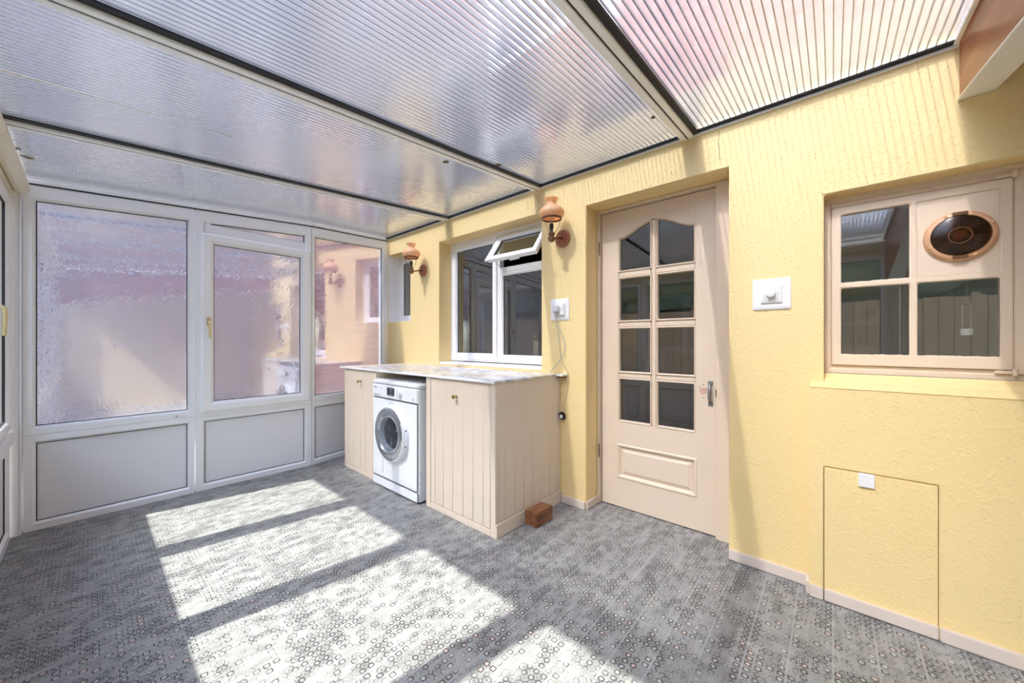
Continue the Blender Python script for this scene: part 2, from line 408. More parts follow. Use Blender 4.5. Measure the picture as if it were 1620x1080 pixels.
def tag(o, label, cat, group=None):
    o['label'] = label; o['category'] = cat
    if group: o['group'] = group
    return o
def struct(o): o['kind'] = 'structure'; return o
def empty(name, loc):
    o = bpy.data.objects.new(name, None); o.location = loc; o.empty_display_size = 0.05; COL.objects.link(o); return o
def dup(o, parent=None, shift=(0, 0, 0)):
    c = o.copy(); COL.objects.link(c); c.parent = parent; c.location = o.location + V(shift)
    for ch in list(o.children): dup(ch, c)
    return c
def text(body, size, P, a, b, d, mat, parent, name='lettering', depth=0.0004, flip=True):
    cu = bpy.data.curves.new('t', 'FONT'); cu.body = body; cu.size = size; cu.extrude = depth; cu.align_x = 'CENTER'
    to = bpy.data.objects.new('t', cu); me0 = bpy.data.meshes.new_from_object(to)
    mb = MB(); sgn = -1 if flip else 1
    mb.add([P.p(a + sgn * v.co.x, b + v.co.y, d + v.co.z) for v in me0.vertices], [tuple(p.vertices) for p in me0.polygons])
    bpy.data.objects.remove(to); bpy.data.curves.remove(cu); bpy.data.meshes.remove(me0)
    return mb.build(name, mat, parent)

# ---------------------------------------------------------------- dimensions
XW = 2.15; YE = 3.53; XL = -0.29; YB = -1.75
RS = 0.074
def rz(x): return 2.235 - RS * (XW - x)
PE = Plane((0, YE, 0), (1, 0, 0), (0, -1, 0))                       # end wall, a = x
K0 = V((1.31, YE, 0)); K1 = V((2.15, 3.675, 0)); KU = (K1 - K0).normalized(); KL = (K1 - K0).length
PK = Plane(K0, KU, (KU.y, -KU.x, 0))                                # canted last bay
PH = Plane((XW, 0, 0), (0, 1, 0), (-1, 0, 0))                       # house wall, a = y
PL = Plane((XL, 0, 0), (0, 1, 0), (1, 0, 0))                        # garden side wall, a = y

# ---------------------------------------------------------------- floor, house wall
struct(MB().box((-0.36, YB - 0.1, -0.06), (2.46, 3.80, 0)).build('floor', 'floor'))
hs_ = [(3.253, 3.675, 1.32, 2.045), (1.592, 2.78, 0.90, 2.04), (0.402, 1.228, -0.1, 2.003), (-0.62, 0.031, 0.927, 1.763)]
mb = MB(); mb.holes(PH, YB, 3.80, 0.0, 2.29, hs_, 0.0, -0.30)
wall = struct(mb.build('wall_right', 'yellow', bevel=0.004))
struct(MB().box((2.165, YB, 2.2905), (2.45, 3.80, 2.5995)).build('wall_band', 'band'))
# brick upper storey seen through the roof
up = MB(); up.holes(PH, -3.0, 6.5, 2.60, 6.2, [(1.05, 2.15, 3.3, 4.5)], -0.02, -0.32)
uw = tag(up.build('upper_storey', 'brick'), 'red brick upper storey of the house above the lean-to roof', 'wall'); struct(uw); del uw['category']; del uw['label']
# boxing below the casement, with the access hatch let into it
PB = Plane((2.075, 0, 0), (0, 1, 0), (-1, 0, 0))
HA0, HA1, HZ = -0.297, 0.031, 0.574
mb = MB(); mb.holes(PB, YB, 0.077, 0.0, 0.912, [(HA0, HA1, -0.1, HZ)], 0.0, -0.0745)
struct(mb.build('wall_boxing', 'yellow', bevel=0.003))
sill = Plane((0, 0.077, 0), (1, 0, 0), (0, -1, 0))
mb = MB(); mb.prism(sill, [(2.074, 0.912), (2.075, 0.9125), (2.1495, 0.931), (2.1495, 0.912)], 0.0, 0.077 - YB)
struct(mb.build('trim_1', 'yellow'))
mb = MB(); s2 = Plane((0, 0.0305, 0), (1, 0, 0), (0, -1, 0))
mb.prism(s2, [(2.1505, 0.9275), (2.1505, 0.932), (2.225, 0.966), (2.225, 0.9275)], 0.0, 0.65)
struct(mb.build('trim_2', 'yellow'))
hatch = empty('access_hatch', ((2.08, (HA0 + HA1) / 2, 0)))
tag(hatch, 'yellow papered access hatch low in the boxing under the casement window', 'hatch')
g = 0.0028
MB().pbox(PB, HA0 + g, HA1 - g, 0.006, HZ - g, -0.020, 0.0012).build('panel', 'yellow', hatch, bevel=0.0015)
c = MB().pbox(PB, -0.126, -0.078, 0.519, 0.574, 0.0012, 0.012).build('catch', 'wplastic', hatch, bevel=0.002); c['label'] = 'white square catch'
MB().pbox(PB, HA0 + g, HA1 - g, 0.004, 0.054, 0.0013, 0.0145).build('skirting_strip', 'skirt', hatch, bevel=0.003)
# skirting boards
for (P, a0, a1) in ((PH, 0.078, 0.4), (PB, YB, HA0 - 0.001), (PB, HA1 + 0.001, 0.0775), (PH, 1.230, 1.414)):
    x = MB(); x.pbox(P, a0, a1, 0.001, 0.055, 0.0005, 0.0145); struct(x.build('baseboard_right', 'skirt', bevel=0.004))
x = MB().box((2.1505, 1.2145, 0.001), (2.30, 1.2275, 0.055)); struct(x.build('baseboard_right', 'skirt', bevel=0.003))
x = MB().box((2.0755, 0.0775, 0.001), (2.149, 0.090, 0.055)); struct(x.build('baseboard_right', 'skirt', bevel=0.003))
# hairline cracks in the plaster over the doorway
cr = MB(); p = [(0.448, 2.205), (0.4455, 2.17), (0.449, 2.14), (0.4445, 2.10), (0.446, 2.075), (0.443, 2.05)]
cr.tube([PH.p(a, b, 0.0002) for a, b in p], 0.0011, 5); cr.build('crack', 'hole', wall)
cr = MB(); cr.tube([PH.p(a, b, 0.0002) for a, b in ((1.72, 2.16), (1.716, 2.13), (1.719, 2.09))], 0.001, 5); cr.build('crack', 'hole', wall)

# ---------------------------------------------------------------- roof
ceil = struct(empty('ceiling', (0.95, 1.6, rz(0.95))))
X0, X1 = -0.36, 2.145
bars = [2.66, 1.63, 0.60]; RE = -0.355
edges = [3.74] + bars + [RE]
for k in range(4):
    ya, yb = edges[k + 1] + 0.001, edges[k] - 0.001
    m_ = MB(); m_.hexa([(X0, ya, rz(X0)), (X1, ya, rz(X1)), (X1, yb, rz(X1)), (X0, yb, rz(X0)),
                        (X0, ya, rz(X0) + .0012), (X1, ya, rz(X1) + .0012), (X1, yb, rz(X1) + .0012), (X0, yb, rz(X0) + .0012)])
    m_ = MB(); m_.add([(X0, ya, rz(X0)), (X1, ya, rz(X1)), (X1, yb, rz(X1)), (X0, yb, rz(X0))], [(0, 1, 2, 3)])
    sheet = m_.build('roof_sheet', 'roof', ceil)
    n = int((yb - ya) / 0.0245); first = None
    for i in range(n + 1):
        y = ya + 0.010 + i * 0.0245
        if y > yb - 0.004: break
        if first is None:
            y_0 = y; r_ = MB(); t = 0.0014
            r_.hexa([(X0, y - t, rz(X0) + .001), (X1, y - t, rz(X1) + .001), (X1, y + t, rz(X1) + .001), (X0, y + t, rz(X0) + .001),
                     (X0, y - t, rz(X0) + .016), (X1, y - t, rz(X1) + .016), (X1, y + t, rz(X1) + .016), (X0, y + t, rz(X0) + .016)])
            first = r_.build('rib', 'rib', sheet)
        else:
            o = first.copy(); o.location = (0, y - y_0, 0); COL.objects.link(o)
def sloped(y0, y1, z0, z1, xa=-0.30, xb=2.148):
    m_ = MB(); return m_.hexa([(xa, y0, rz(xa) + z0), (xb, y0, rz(xb) + z0), (xb, y1, rz(xb) + z0), (xa, y1, rz(xa) + z0),
                      (xa, y0, rz(xa) + z1), (xb, y0, rz(xb) + z1), (xb, y1, rz(xb) + z1), (xa, y1, rz(xa) + z1)])
for b in bars:
    g_ = sloped(b - 0.034, b - 0.0052, -0.022, -0.002).build('glazing_bar', 'alu', ceil, bevel=0.003)
    sloped(b + 0.0005, b + 0.032, -0.022, -0.002).build('glazing_bar', 'alu', ceil, bevel=0.003)
    sloped(b - 0.0050, b + 0.0002, -0.0205, -0.002).build('groove', 'seal', g_)
    sloped(b - 0.060, b - 0.0345, -0.012, -0.002).build('gasket_or_shade', 'seal', g_)  # dark strip standing in for the bar's shaded side face and the gap
    sloped(b + 0.0325, b + 0.036, -0.008, -0.002).build('gasket_or_shade', 'seal', g_)
    sloped(b - 0.03, b + 0.03, 0.018, 0.05).build('top_cap', 'alu', ceil)
sloped(RE, RE + 0.014, -0.012, 0.02).build('edge_trim', 'alu', ceil, bevel=0.002)
m_ = MB(); ya, yb = 2.186, 2.200
m_.hexa([(-0.28, ya, rz(-.28) - .003), (0.46, ya + .02, rz(.46) - .003), (0.46, ya + .024, rz(.46) - .003), (-0.28, yb, rz(-.28) - .003),
         (-0.28, ya, rz(-.28) - .0005), (0.46, ya + .02, rz(.46) - .0005), (0.46, ya + .024, rz(.46) - .0005), (-0.28, yb, rz(-.28) - .0005)])
m_.build('sealant_line', 'ceil', ceil)
for mx, my, mr in ((-0.215, 3.13, 0.022), (1.39, 1.735, 0.020), (1.65, 1.555, 0.020), (1.815, 0.665, 0.012), (-0.24, 3.02, 0.015)):
    q = MB(); q.lathe((mx, my, rz(mx) - 0.0035), (0, 0, 1), [(mr * .5, 0), (mr, .001), (mr * .8, .003), (mr * .3, .0034)], 9)
    for i_ in range(len(q.v)): q.v[i_] = q.v[i_] + V((random.uniform(-.25, .6), random.uniform(-.3, .3), 0)) * mr
    q.build('dirt_clump', 'dirt', ceil)
# flashing tape and wall strip along the house wall
m_ = MB(); m_.box((2.112, RE, rz(2.13) - 0.0035), (2.149, 3.72, rz(2.13) - 0.0012)); m_.build('flashing_tape', 'flash', ceil)
st = MB().box((2.138, RE, 2.216), (2.1495, 3.72, 2.2265)); struct(st.build('trim_3', 'alu', bevel=0.001))
# wall plate under the eaves on the garden side: rounded cream cover
tb = MB(); tb.tube([(-0.262, y, 1.996) for y in (YB, 1.9, 2.6)], 0.036, 20); struct(tb.build('trim_4', 'upvc_cream'))
tb = MB(); tb.tube([(-0.262, y, 1.996) for y in (2.602, 3.0, YE - 0.01)], 0.037, 20); struct(tb.build('trim_5', 'upvc_cream'))
# sloped timber beam against the house wall, white soffit strip
bz = lambda x: 2.016 - 0.183 * (XW - x)
bm_ = struct(empty('trim_6', (0.9, -0.39, bz(0.9))))
m_ = MB(); xa, xb = -0.28, 2.1485
m_.hexa([(xa, -0.442, bz(xa) + .012), (xb, -0.442, bz(xb) + .012), (xb, -0.358, bz(xb) + .012), (xa, -0.358, bz(xa) + .012),
         (xa, -0.442, 2.33), (xb, -0.442, 2.33), (xb, -0.358, 2.33), (xa, -0.358, 2.33)])
m_.build('board', 'mahog', bm_)
m_ = MB(); m_.hexa([(xa, -0.444, bz(xa)), (xb, -0.444, bz(xb)), (xb, -0.352, bz(xb)), (xa, -0.352, bz(xa)),
         (xa, -0.444, bz(xa) + .012), (xb, -0.444, bz(xb) + .012), (xb, -0.352, bz(xb) + .012), (xa, -0.352, bz(xa) + .012)])
m_.build('soffit_strip', 'ceil', bm_, bevel=0.003)
struct(MB().box((-0.36, YB - 0.1, 2.34), (2.149, -0.36, 2.40)).build('ceiling_rear', 'ceil'))
# back wall and solid part of the garden wall behind the camera
struct(MB().box((-0.36, YB - 0.1, 0), (2.149, YB, 2.339)).build('wall_back', 'backwall'))
struct(MB().box((-0.36, YB, 1.9395), (-0.29, -0.452, 2.339)).build('wall_left', 'backwall'))

# ---------------------------------------------------------------- uPVC framing
def fprof(wd, back=-0.06, front=0.0, rec=0.022):
    return [(0, back), (0, front), (wd - 0.020, front), (wd - 0.010, front - 0.006), (wd - 0.002, front - rec), (wd, front - rec), (wd, back)]
def glazed(P, win, poly, pane_mat, d=-0.024, name='pane'):
    g_ = MB(); g_.frame(P, poly, [(0, d), (0, d + 0.005), (0.0035, d + 0.005), (0.0035, d)]); g_.build('gasket_or_shade', 'seal', win)
    q = MB(); inner = offs(poly, -0.004)
    q.prism(P, inner, d - 0.004, d); return q.build(name, pane_mat, win)
def member(P, win, a0, a1, b0, b1, back=-0.06, front=0.0, name='rail', bev=0.004):
    return MB().pbox(P, a0, a1, b0, b1, back, front).build(name, 'upvc', win, bevel=bev)

zt = lambda x: rz(x) - 0.121
ft = lambda x: rz(x) - 0.034
def bay(P, nm, a0, a1, ga0, ga1, gz0, x_of, sash=False, pz0=0.05, pz1=0.511):
    """fixed bay: outer frame, mid rail, obscured pane above, white panel below"""
    W = struct(empty(nm, P.p((a0 + a1) / 2, 0.0, 0)))
    e = 0.0015
    topo = lambda a: ft(x_of(a)); topg = lambda a: zt(x_of(a))
    # upper frame with sloped head
    outer = [(a0 + e, gz0 - 0.052), (a1 - e, gz0 - 0.052), (a1 - e, topo(a1)), (a0 + e, topo(a0))]
    innr = [(ga0, gz0), (ga1, gz0), (ga1, topg(ga1)), (ga0, topg(ga0))]
    def ring(mb_, A, dA, B, dB):
        vs = [P.p(a, b, dA) for a, b in A] + [P.p(a, b, dB) for a, b in B]
        mb_.add(vs, [(i, (i + 1) % 4, 4 + (i + 1) % 4, 4 + i) for i in range(4)])
    fm = MB(); bead = offs(innr, -0.014)
    ring(fm, outer, -0.06, outer, 0.0); ring(fm, outer, 0.0, bead, 0.0); ring(fm, bead, 0.0, offs(innr, -0.004), -0.012)
    ring(fm, offs(innr, -0.004), -0.012, innr, -0.022); ring(fm, innr, -0.022, innr, -0.06); ring(fm, innr, -0.06, outer, -0.06)
    fm.build('frame', 'upvc', W)
    # lower frame
    lo = [(a0 + e, 0.001), (a1 - e, 0.001), (a1 - e, gz0 - 0.0535), (a0 + e, gz0 - 0.0535)]
    li = [(ga0, pz0), (ga1, pz0), (ga1, pz1), (ga0, pz1)]
    fl = MB(); b2 = offs(li, -0.012)
    ring(fl, lo, -0.06, lo, -0.001); ring(fl, lo, -0.001, b2, -0.001); ring(fl, b2, -0.001, li, -0.016); ring(fl, li, -0.016, li, -0.06); ring(fl, li, -0.06, lo, -0.06)
    fl.build('lower_frame', 'upvc', W)
    glazed(P, W, li, 'panel', d=-0.020, name='panel')
    return W, innr
Fx = lambda a: a
W1, in1 = bay(PE, 'window_1', -0.255, 0.507, -0.208, 0.467, 0.613, Fx)
glazed(PE, W1, in1, 'obscure')
c = MB().lathe(PE.p(0.405, 0.578, 0.0), (0, -1, 0), [(0.016, 0), (0.015, 0.004), (0.006, 0.006)], 20).build('vent_cover', 'wplastic', W1)
MB().lathe(PE.p(0.405, 0.578, 0.006), (0, -1, 0), [(0.004, 0), (0.004, 0.001)], 10).build('screw', 'black', W1)
# bay 2: opening sash below a thin wedge of glass
W2, in2 = bay(PE, 'window_2', 0.511, 1.309, 0.565, 1.253, 0.60, Fx)
glazed(PE, W2, [(0.60, 1.992), (1.253, 1.985), (1.253, zt(1.253)), (0.60, zt(0.60))], 'obscure')
m_ = MB(); m_.prism(PE, [(0.5645, 1.90), (1.2535, 1.90), (1.2535, 1.985), (0.60, 1.992), (0.60, zt(0.60)), (0.5645, zt(.5645))], -0.058, -0.012); m_.build('transom', 'upvc', W2)
so_ = [(0.543, 0.585), (1.290, 0.585), (1.290, 1.918), (0.543, 1.918)]
sh = MB(); sh.frame(PE, so_, [(0, 0.001), (0.002, 0.018), (0.012, 0.022), (0.052, 0.022), (0.066, 0.012), (0.074, 0.0), (0.074, -0.03), (0.0, -0.03)])
sash = sh.build('sash', 'upvc', W2)
glazed(PE, sash, [(0.617, 0.659), (1.216, 0.659), (1.216, 1.844), (0.617, 1.844)], 'obscure', d=-0.010)
for zc in (0.63, 1.87):
    MB().pbox(PE, 1.291, 1.303, zc - 0.035, zc + 0.035, 0.0005, 0.018).build('hinge', 'upvc', sash, bevel=0.003)
def handle(P, a, z0, z1, parent, out=0.022, swing=-1, base_d=0.022):
    h = MB(); h.pbox(P, a - 0.012, a + 0.012, z1 - 0.045, z1 + 0.02, base_d, base_d + 0.009).build('handle_plate', 'gold', parent, bevel=0.003)
    h = MB(); h.tube([P.p(a, z1 - 0.012, base_d + 0.008), P.p(a, z1 - 0.012, base_d + 0.034), P.p(a, z1 - 0.020, base_d + 0.044), P.p(a, z1 - 0.05, base_d + 0.046), P.p(a, z0, base_d + 0.044)],
                       [0.008, 0.0085, 0.0095, 0.0085, 0.0065], 10)
    return h.build('handle', 'gold', parent)
handle(PE, 0.583, 1.135, 1.27, sash)
# bay 3, canted towards the house
W3, in3 = bay(PK, 'window_3', 0.003, KL - 0.004, 0.040, KL - 0.075, 0.622, lambda a: K0.x + KU.x * a)
glazed(PK, W3, in3, 'obscure')
# seal between end frames and roof
sl_ = MB(); sl_.prism(PE, [(-0.255, ft(-0.255) + .0005), (1.31, ft(1.31) + .0005), (1.31, ft(1.31) + .009), (-0.255, ft(-0.255) + .009)], -0.04, 0.003)
struct(sl_.build('trim_7', 'seal'))
sl_ = MB(); sl_.prism(PK, [(0, ft(1.31) + .0005), (KL - .01, ft(2.14) + .0005), (KL - .01, ft(2.14) + .009), (0, ft(1.31) + .009)], -0.04, 0.003)
struct(sl_.build('trim_8', 'seal'))
for P_, a0, a1, xo, nm in ((PE, -0.255, 1.31, lambda a: a, 'trim_17'), (PK, 0.0, KL - .01, lambda a: K0.x + KU.x * a, 'trim_18')):
    q = MB(); q.prism(P_, [(a0, ft(xo(a0)) + .0095), (a1, ft(xo(a1)) + .0095), (a1, rz(xo(a1)) - .001), (a0, rz(xo(a0)) - .001)], -0.04, 0.001); struct(q.build(nm, 'alu'))
# corner post with flutes
cp = MB(); cp.box((-0.35, 3.49, 0.001), (-0.2565, 3.60, 1.99))
struct(cp.build('trim_9', 'upvc', bevel=0.004))
for i, xx in enumerate((-0.272, -0.262)): struct(MB().box((xx, 3.484, 0.01), (xx + 0.005, 3.4895, 1.95)).build('trim_%d' % (10 + i), 'upvc'))

# garden-side windows; the two behind the camera are unseen, added for more light
SP = [(3.455, 2.76), (2.76, 1.98), (1.98, 1.17), (1.17, 0.39), (0.39, -0.40), (-0.455, -1.10), (-1.10, YB)]
for k in range(7):
    a1, a0 = SP[k]
    hi = a1 - (0.0 if k else -0.028)
    W = struct(empty('window_%d' % (4 + k if k < 6 else 14), PL.p((a0 + a1) / 2, 0, 0)))
    e = 0.001
    o_ = [(a0 + e, 0.60), (hi - e, 0.60), (hi - e, 1.938), (a0 + e, 1.938)]
    MB().frame(PL, o_, [(0, -0.06), (0, -0.012), (0.028, -0.012), (0.034, -0.02), (0.034, -0.06)]).build('frame', 'upvc', W)
    so2 = offs(o_, 0.020)
    m_ = MB().frame(PL, so2, [(0, -0.011), (0.003, 0.002), (0.030, 0.002), (0.040, -0.004), (0.048, -0.014), (0.048, -0.045), (0.016, -0.045)])
    s_ = m_.build('sash', 'upvc', W)
    gp = offs(so2, 0.048)
    glazed(PL, s_, gp, 'glass', d=-0.020)
    if k in (1, 3): handle(PL, (hi - 0.045), 1.135, 1.275, s_, base_d=0.002)
    MB().pbox(PL, a0 + e, hi - e, 0.545, 0.599, -0.06, 0.012).build('sill_rail', 'upvc', W, bevel=0.004)
    lo_ = [(a0 + e, 0.001), (hi - e, 0.001), (hi - e, 0.544), (a0 + e, 0.544)]
    MB().frame(PL, lo_, [(0, -0.06), (0, -0.004), (0.045, -0.004), (0.055, -0.018), (0.055, -0.06)]).build('lower_frame', 'upvc', W)
    glazed(PL, W, offs(lo_, 0.055), 'panel', d=-0.022, name='panel')
struct(MB().box((-0.35, -0.45, 0), (-0.29, -0.4005, 2.34)).build('trim_12', 'upvc'))
struct(MB().box((-0.35, -0.40, 1.9395), (-0.298, 3.489, 2.045)).build('trim_13', 'upvc_cream'))
struct(MB().box((-0.2975, -0.40, 1.9395), (-0.286, 3.489, 1.965)).build('trim_14', 'upvc_cream', bevel=0.003))

# ---------------------------------------------------------------- small corner window of the house
def PX(x): return Plane((x, 0, 0), (0, 1, 0), (-1, 0, 0))
P1 = PX(2.28)
Wc = struct(empty('window_10', (2.28, 3.46, 1.32)))
MB().frame(P1, [(3.2535, 1.3205), (3.6745, 1.3205), (3.6745, 2.0445), (3.2535, 2.0445)], fprof(0.075, rec=0.02)).build('frame', 'upvc', Wc)
glazed(P1, Wc, [(3.3285, 1.3955), (3.5995, 1.3955), (3.5995, 1.9695), (3.3285, 1.9695)], 'houseglass')
struct(MB().box((2.151, 3.668, 1.3215), (2.2785, 3.6745, 2.0435)).build('trim_15', 'upvc', bevel=0.002))
struct(MB().box((2.152, 3.2545, 1.3205), (2.2785, 3.667, 1.3255)).build('trim_16', 'upvc', bevel=0.002))

# ---------------------------------------------------------------- kitchen window
Pk = PX(2.285)
Wk = struct(empty('window_11', (2.285, 2.18, 0.90)))
A0, A1, Z0, Z1 = 1.5925, 2.7795, 0.9305, 2.0395
MB().frame(Pk, [(A0, Z0), (A1, Z0), (A1, Z1), (A0, Z1)], [(0, -0.06), (0, 0), (0.030, 0), (0.036, -0.008), (0.036, -0.06)]).build('frame', 'upvc', Wk)
MB().pbox(Pk, 2.133, 2.158, Z0 + 0.03, Z1 - 0.03, -0.058, -0.001).build('mullion', 'upvc', Wk, bevel=0.003)
MB().pbox(Pk, A0 + 0.03, 2.132, 1.695, 1.722, -0.058, -0.001).build('transom', 'upvc', Wk, bevel=0.003)
sp = [(2.162, 0.950), (2.738, 0.950), (2.738, 2.010), (2.162, 2.010)]
s_ = MB().frame(Pk, sp, [(0, 0.001), (0.003, 0.012), (0.040, 0.012), (0.050, 0.004), (0.056, -0.008), (0.056, -0.04), (0, -0.04)]).build('sash', 'upvc', Wk)
glazed(Pk, s_, offs(sp, 0.056), 'houseglass', d=-0.014)
fp = [(A0 + 0.036, 0.9665), (2.132, 0.9665), (2.132, 1.694), (A0 + 0.036, 1.694)]
s_ = MB().frame(Pk, fp, [(0, -0.02), (0, -0.002), (0.022, -0.002), (0.032, -0.014), (0.032, -0.05), (0, -0.05)]).build('glazing_bead', 'upvc', Wk)
glazed(Pk, s_, offs(fp, 0.032), 'houseglass', d=-0.022)
# window board
MB().box((2.151, 1.5930, 0.9005), (2.30, 2.7790, 0.9225)).build('window_board', 'upvc', Wk, bevel=0.004)
# open top-hung vent
th = math.radians(36)
class Tilt(Plane):
    def p(s, a, b, d=0.0):   # b measured down from the hinge line
        dn = V((-math.sin(th), 0, -math.cos(th))); nn = V((-math.cos(th), 0, math.sin(th)))
        return V((2.282, a, 1.996)) + dn * (-b) + nn * d
PT = Tilt((0, 0, 0), (0, 1, 0), (-1, 0, 0))
vp = [(1.605, -0.300), (2.128, -0.300), (2.128, 0.0), (1.605, 0.0)]
v_ = MB().frame(PT, vp, [(0, 0.0), (0.002, 0.010), (0.006, 0.014), (0.042, 0.014), (0.056, 0.002), (0.056, -0.030), (0.016, -0.030), (0.016, 0.0)]).build('vent_sash', 'upvc', Wk)
glazed(PT, v_, offs(vp, 0.056), 'houseglass', d=-0.012)
MB().pbox(PT, 1.80, 1.90, -0.285, -0.27, -0.045, -0.030).build('stay', 'upvc', v_, bevel=0.002)
for a_ in (2.118, 1.612):
    MB().tube([(2.28, a_, 1.735), (2.20, a_, 1.79)], 0.004, 6).build('stay', 'steel', v_)
MB().pbox(Pk, A0 + 0.04, 2.128, 1.722, 1.732, -0.03, 0.0).build('vent_seat', 'upvc', Wk, bevel=0.002)

# ---------------------------------------------------------------- door
Pd = PX(2.33)
D = struct(empty('door_1', (2.35, 0.85, 0.0)))
fr_ = empty('door_frame', (0, 0, 0)); fr_.parent = D; fr_.location = (0, 0, 0)
MB().box((2.3005, 0.4035, 0.001), (2.385, 0.4955, 2.001)).build('jamb', 'cream', fr_, bevel=0.003)
MB().box((2.3005, 1.2105, 0.001), (2.385, 1.2265, 2.001)).build('jamb', 'cream', fr_, bevel=0.002)
MB().box((2.3005, 0.4965, 1.9865), (2.385, 1.2095, 2.001)).build('head', 'cream', fr_, bevel=0.002)
L0, L1, H0, H1 = 0.500, 1.207, 0.006, 1.982
GR = 1.086; GL = 0.607; mu0, mu1 = 0.835, 0.865
rows = [(0.575, 0.868), (0.902, 1.203), (1.240, 1.535)]
def arch(y):
    t = abs(y - 0.847) / 0.24
    t = min(1, t)
    return 1.803 + 0.080 * (0.5 + 0.5 * math.cos(math.pi * t ** 1.05))
NA = 24
lf = MB(); T = -0.042
lf.holes(Pd, L0, L1, H0, H1, [(GL, GR, 0.207, 0.417), (GL, GR, 0.575, 1.903)], 0.0, T)
leaf = lf.build('leaf', 'cream', D, bevel=0.0015)
# curved top rail
top = MB(); pl = [(GL, 1.9028)] + [(GL + (GR - GL) * i / NA, arch(GL + (GR - GL) * i / NA)) for i in range(NA + 1)] + [(GR, 1.9028)]
vs = []; fs = []
for i in range(NA + 1):
    y = GL + (GR - GL) * i / NA; a = arch(y)
    vs += [Pd.p(y, a, 0), Pd.p(y, 1.903, 0), Pd.p(y, 1.903, T), Pd.p(y, a, T)]
for i in range(NA):
    k = i * 4; fs += [(k, k + 1, k + 5, k + 4), (k + 1, k + 2, k + 6, k + 5), (k + 2, k + 3, k + 7, k + 6), (k + 3, k, k + 4, k + 7)]
fs += [(0, 1, 2, 3), (NA * 4, NA * 4 + 1, NA * 4 + 2, NA * 4 + 3)]
top.add(vs, fs); top.build('top_rail', 'cream', D)
# glazing bars and mouldings
MB().pbox(Pd, mu0, mu1, 0.575, 1.880, -0.036, -0.002).build('glazing_bar', 'cream', D, bevel=0.006)
for i in range(3):
    z0 = rows[i][1]; z1 = rows[i + 1][0] if i < 2 else 1.573
    MB().pbox(Pd, GL, mu0 - 0.001, z0, z1, -0.036, -0.002).build('glazing_bar', 'cream', D, bevel=0.006)
    MB().pbox(Pd, mu1 + 0.001, GR, z0, z1, -0.036, -0.002).build('glazing_bar', 'cream', D, bevel=0.006)
def mould(path, r, closed, nm='moulding'):
    m_ = MB(); m_.tube(path, r, 8, closed); return m_.build(nm, 'cream', D)
for (a0, a1) in ((GL, mu0), (mu1, GR)):
    for (z0, z1) in rows:
        MB().frame(Pd, [(a0, z0), (a1, z0), (a1, z1), (a0, z1)], [(-0.001, 0.001), (0.004, 0.004), (0.010, -0.006), (0.010, -0.03), (-0.001, -0.03)]).build('moulding', 'cream', D)
        MB().pbox(Pd, a0 + 0.001, a1 - 0.001, z0 + 0.001, z1 - 0.001, -0.024, -0.020).build('pane', 'houseglass', D)
    ys = [a0 + (a1 - a0) * i / 12 for i in range(13)]
    poly = [(a0, 1.573), (a1, 1.573)] + [(y, arch(y)) for y in ys[::-1]]
    MB().prism(Pd, offs(poly, 0.001), -0.024, -0.020).build('pane', 'houseglass', D)
    m_ = MB(); m_.frame(Pd, poly, [(-0.001, 0.001), (0.004, 0.004), (0.010, -0.006), (0.010, -0.03), (-0.001, -0.03)]); m_.build('moulding', 'cream', D)
# lower panel
fpn = [(GL, 0.207), (GR, 0.207), (GR, 0.417), (GL, 0.417)]
MB().frame(Pd, fpn, [(-0.010, 0.0), (-0.004, 0.005), (0.004, 0.004), (0.016, -0.010), (0.016, -0.03), (-0.010, -0.03)]).build('moulding', 'cream', D)
m_ = MB(); A = offs(fpn, 0.012); Bq = offs(fpn, 0.034); Cq = offs(fpn, 0.040)
vs = [Pd.p(a, b, -0.014) for a, b in A] + [Pd.p(a, b, -0.006) for a, b in Bq] + [Pd.p(a, b, -0.002) for a, b in Cq] + [Pd.p(a, b, -0.03) for a, b in A]
m_.add(vs, [(i, (i + 1) % 4, 4 + (i + 1) % 4, 4 + i) for i in range(4)] + [(4 + i, 4 + (i + 1) % 4, 8 + (i + 1) % 4, 8 + i) for i in range(4)] + [(8, 9, 10, 11), (12, 13, 14, 15)] + [(i, (i + 1) % 4, 12 + (i + 1) % 4, 12 + i) for i in range(4)])
m_.build('panel', 'cream', D)
# pull handle
hd = MB(); ya = 0.527
hd.tube([Pd.p(ya, 0.868, 0.004), Pd.p(ya, 0.862, 0.018), Pd.p(ya, 0.845, 0.027), Pd.p(ya, 0.815, 0.030), Pd.p(ya, 0.785, 0.027), Pd.p(ya, 0.768, 0.018), Pd.p(ya, 0.762, 0.004)], [.005, .006, .008, .0095, .008, .006, .005], 10)
hd = hd.build('handle', 'iron', D); hd['label'] = 'dull grey metal pull handle'
MB().pbox(Pd, ya - 0.013, ya + 0.013, 0.860, 0.884, 0.0005, 0.004).build('handle_plate', 'iron', hd, bevel=0.0015)
MB().pbox(Pd, ya - 0.013, ya + 0.013, 0.742, 0.766, 0.0005, 0.004).build('handle_plate', 'iron', hd, bevel=0.0015)
m_ = MB(); m_.lathe(Pd.p(0.566, 0.824, 0), (-1, 0, 0), [(0.020, 0.0), (0.020, 0.0006)], 20); x = m_.build('lock_mark', 'rust', D); x['label'] = 'worn pinkish round mark of a removed lock'
for a_, b_ in ((0.564, 0.862), (0.564, 0.786), (0.588, 0.845), (0.548, 0.838)):
    MB().lathe(Pd.p(a_, b_, 0), (-1, 0, 0), [(0.0032, 0), (0.003, 0.0008)], 10).build('screw_hole', 'hole', D)
MB().pbox(PX(2.3005), 0.4905, 0.4955, 0.80, 0.842, -0.02, 0.0005).build('keeper', 'bronze', fr_)
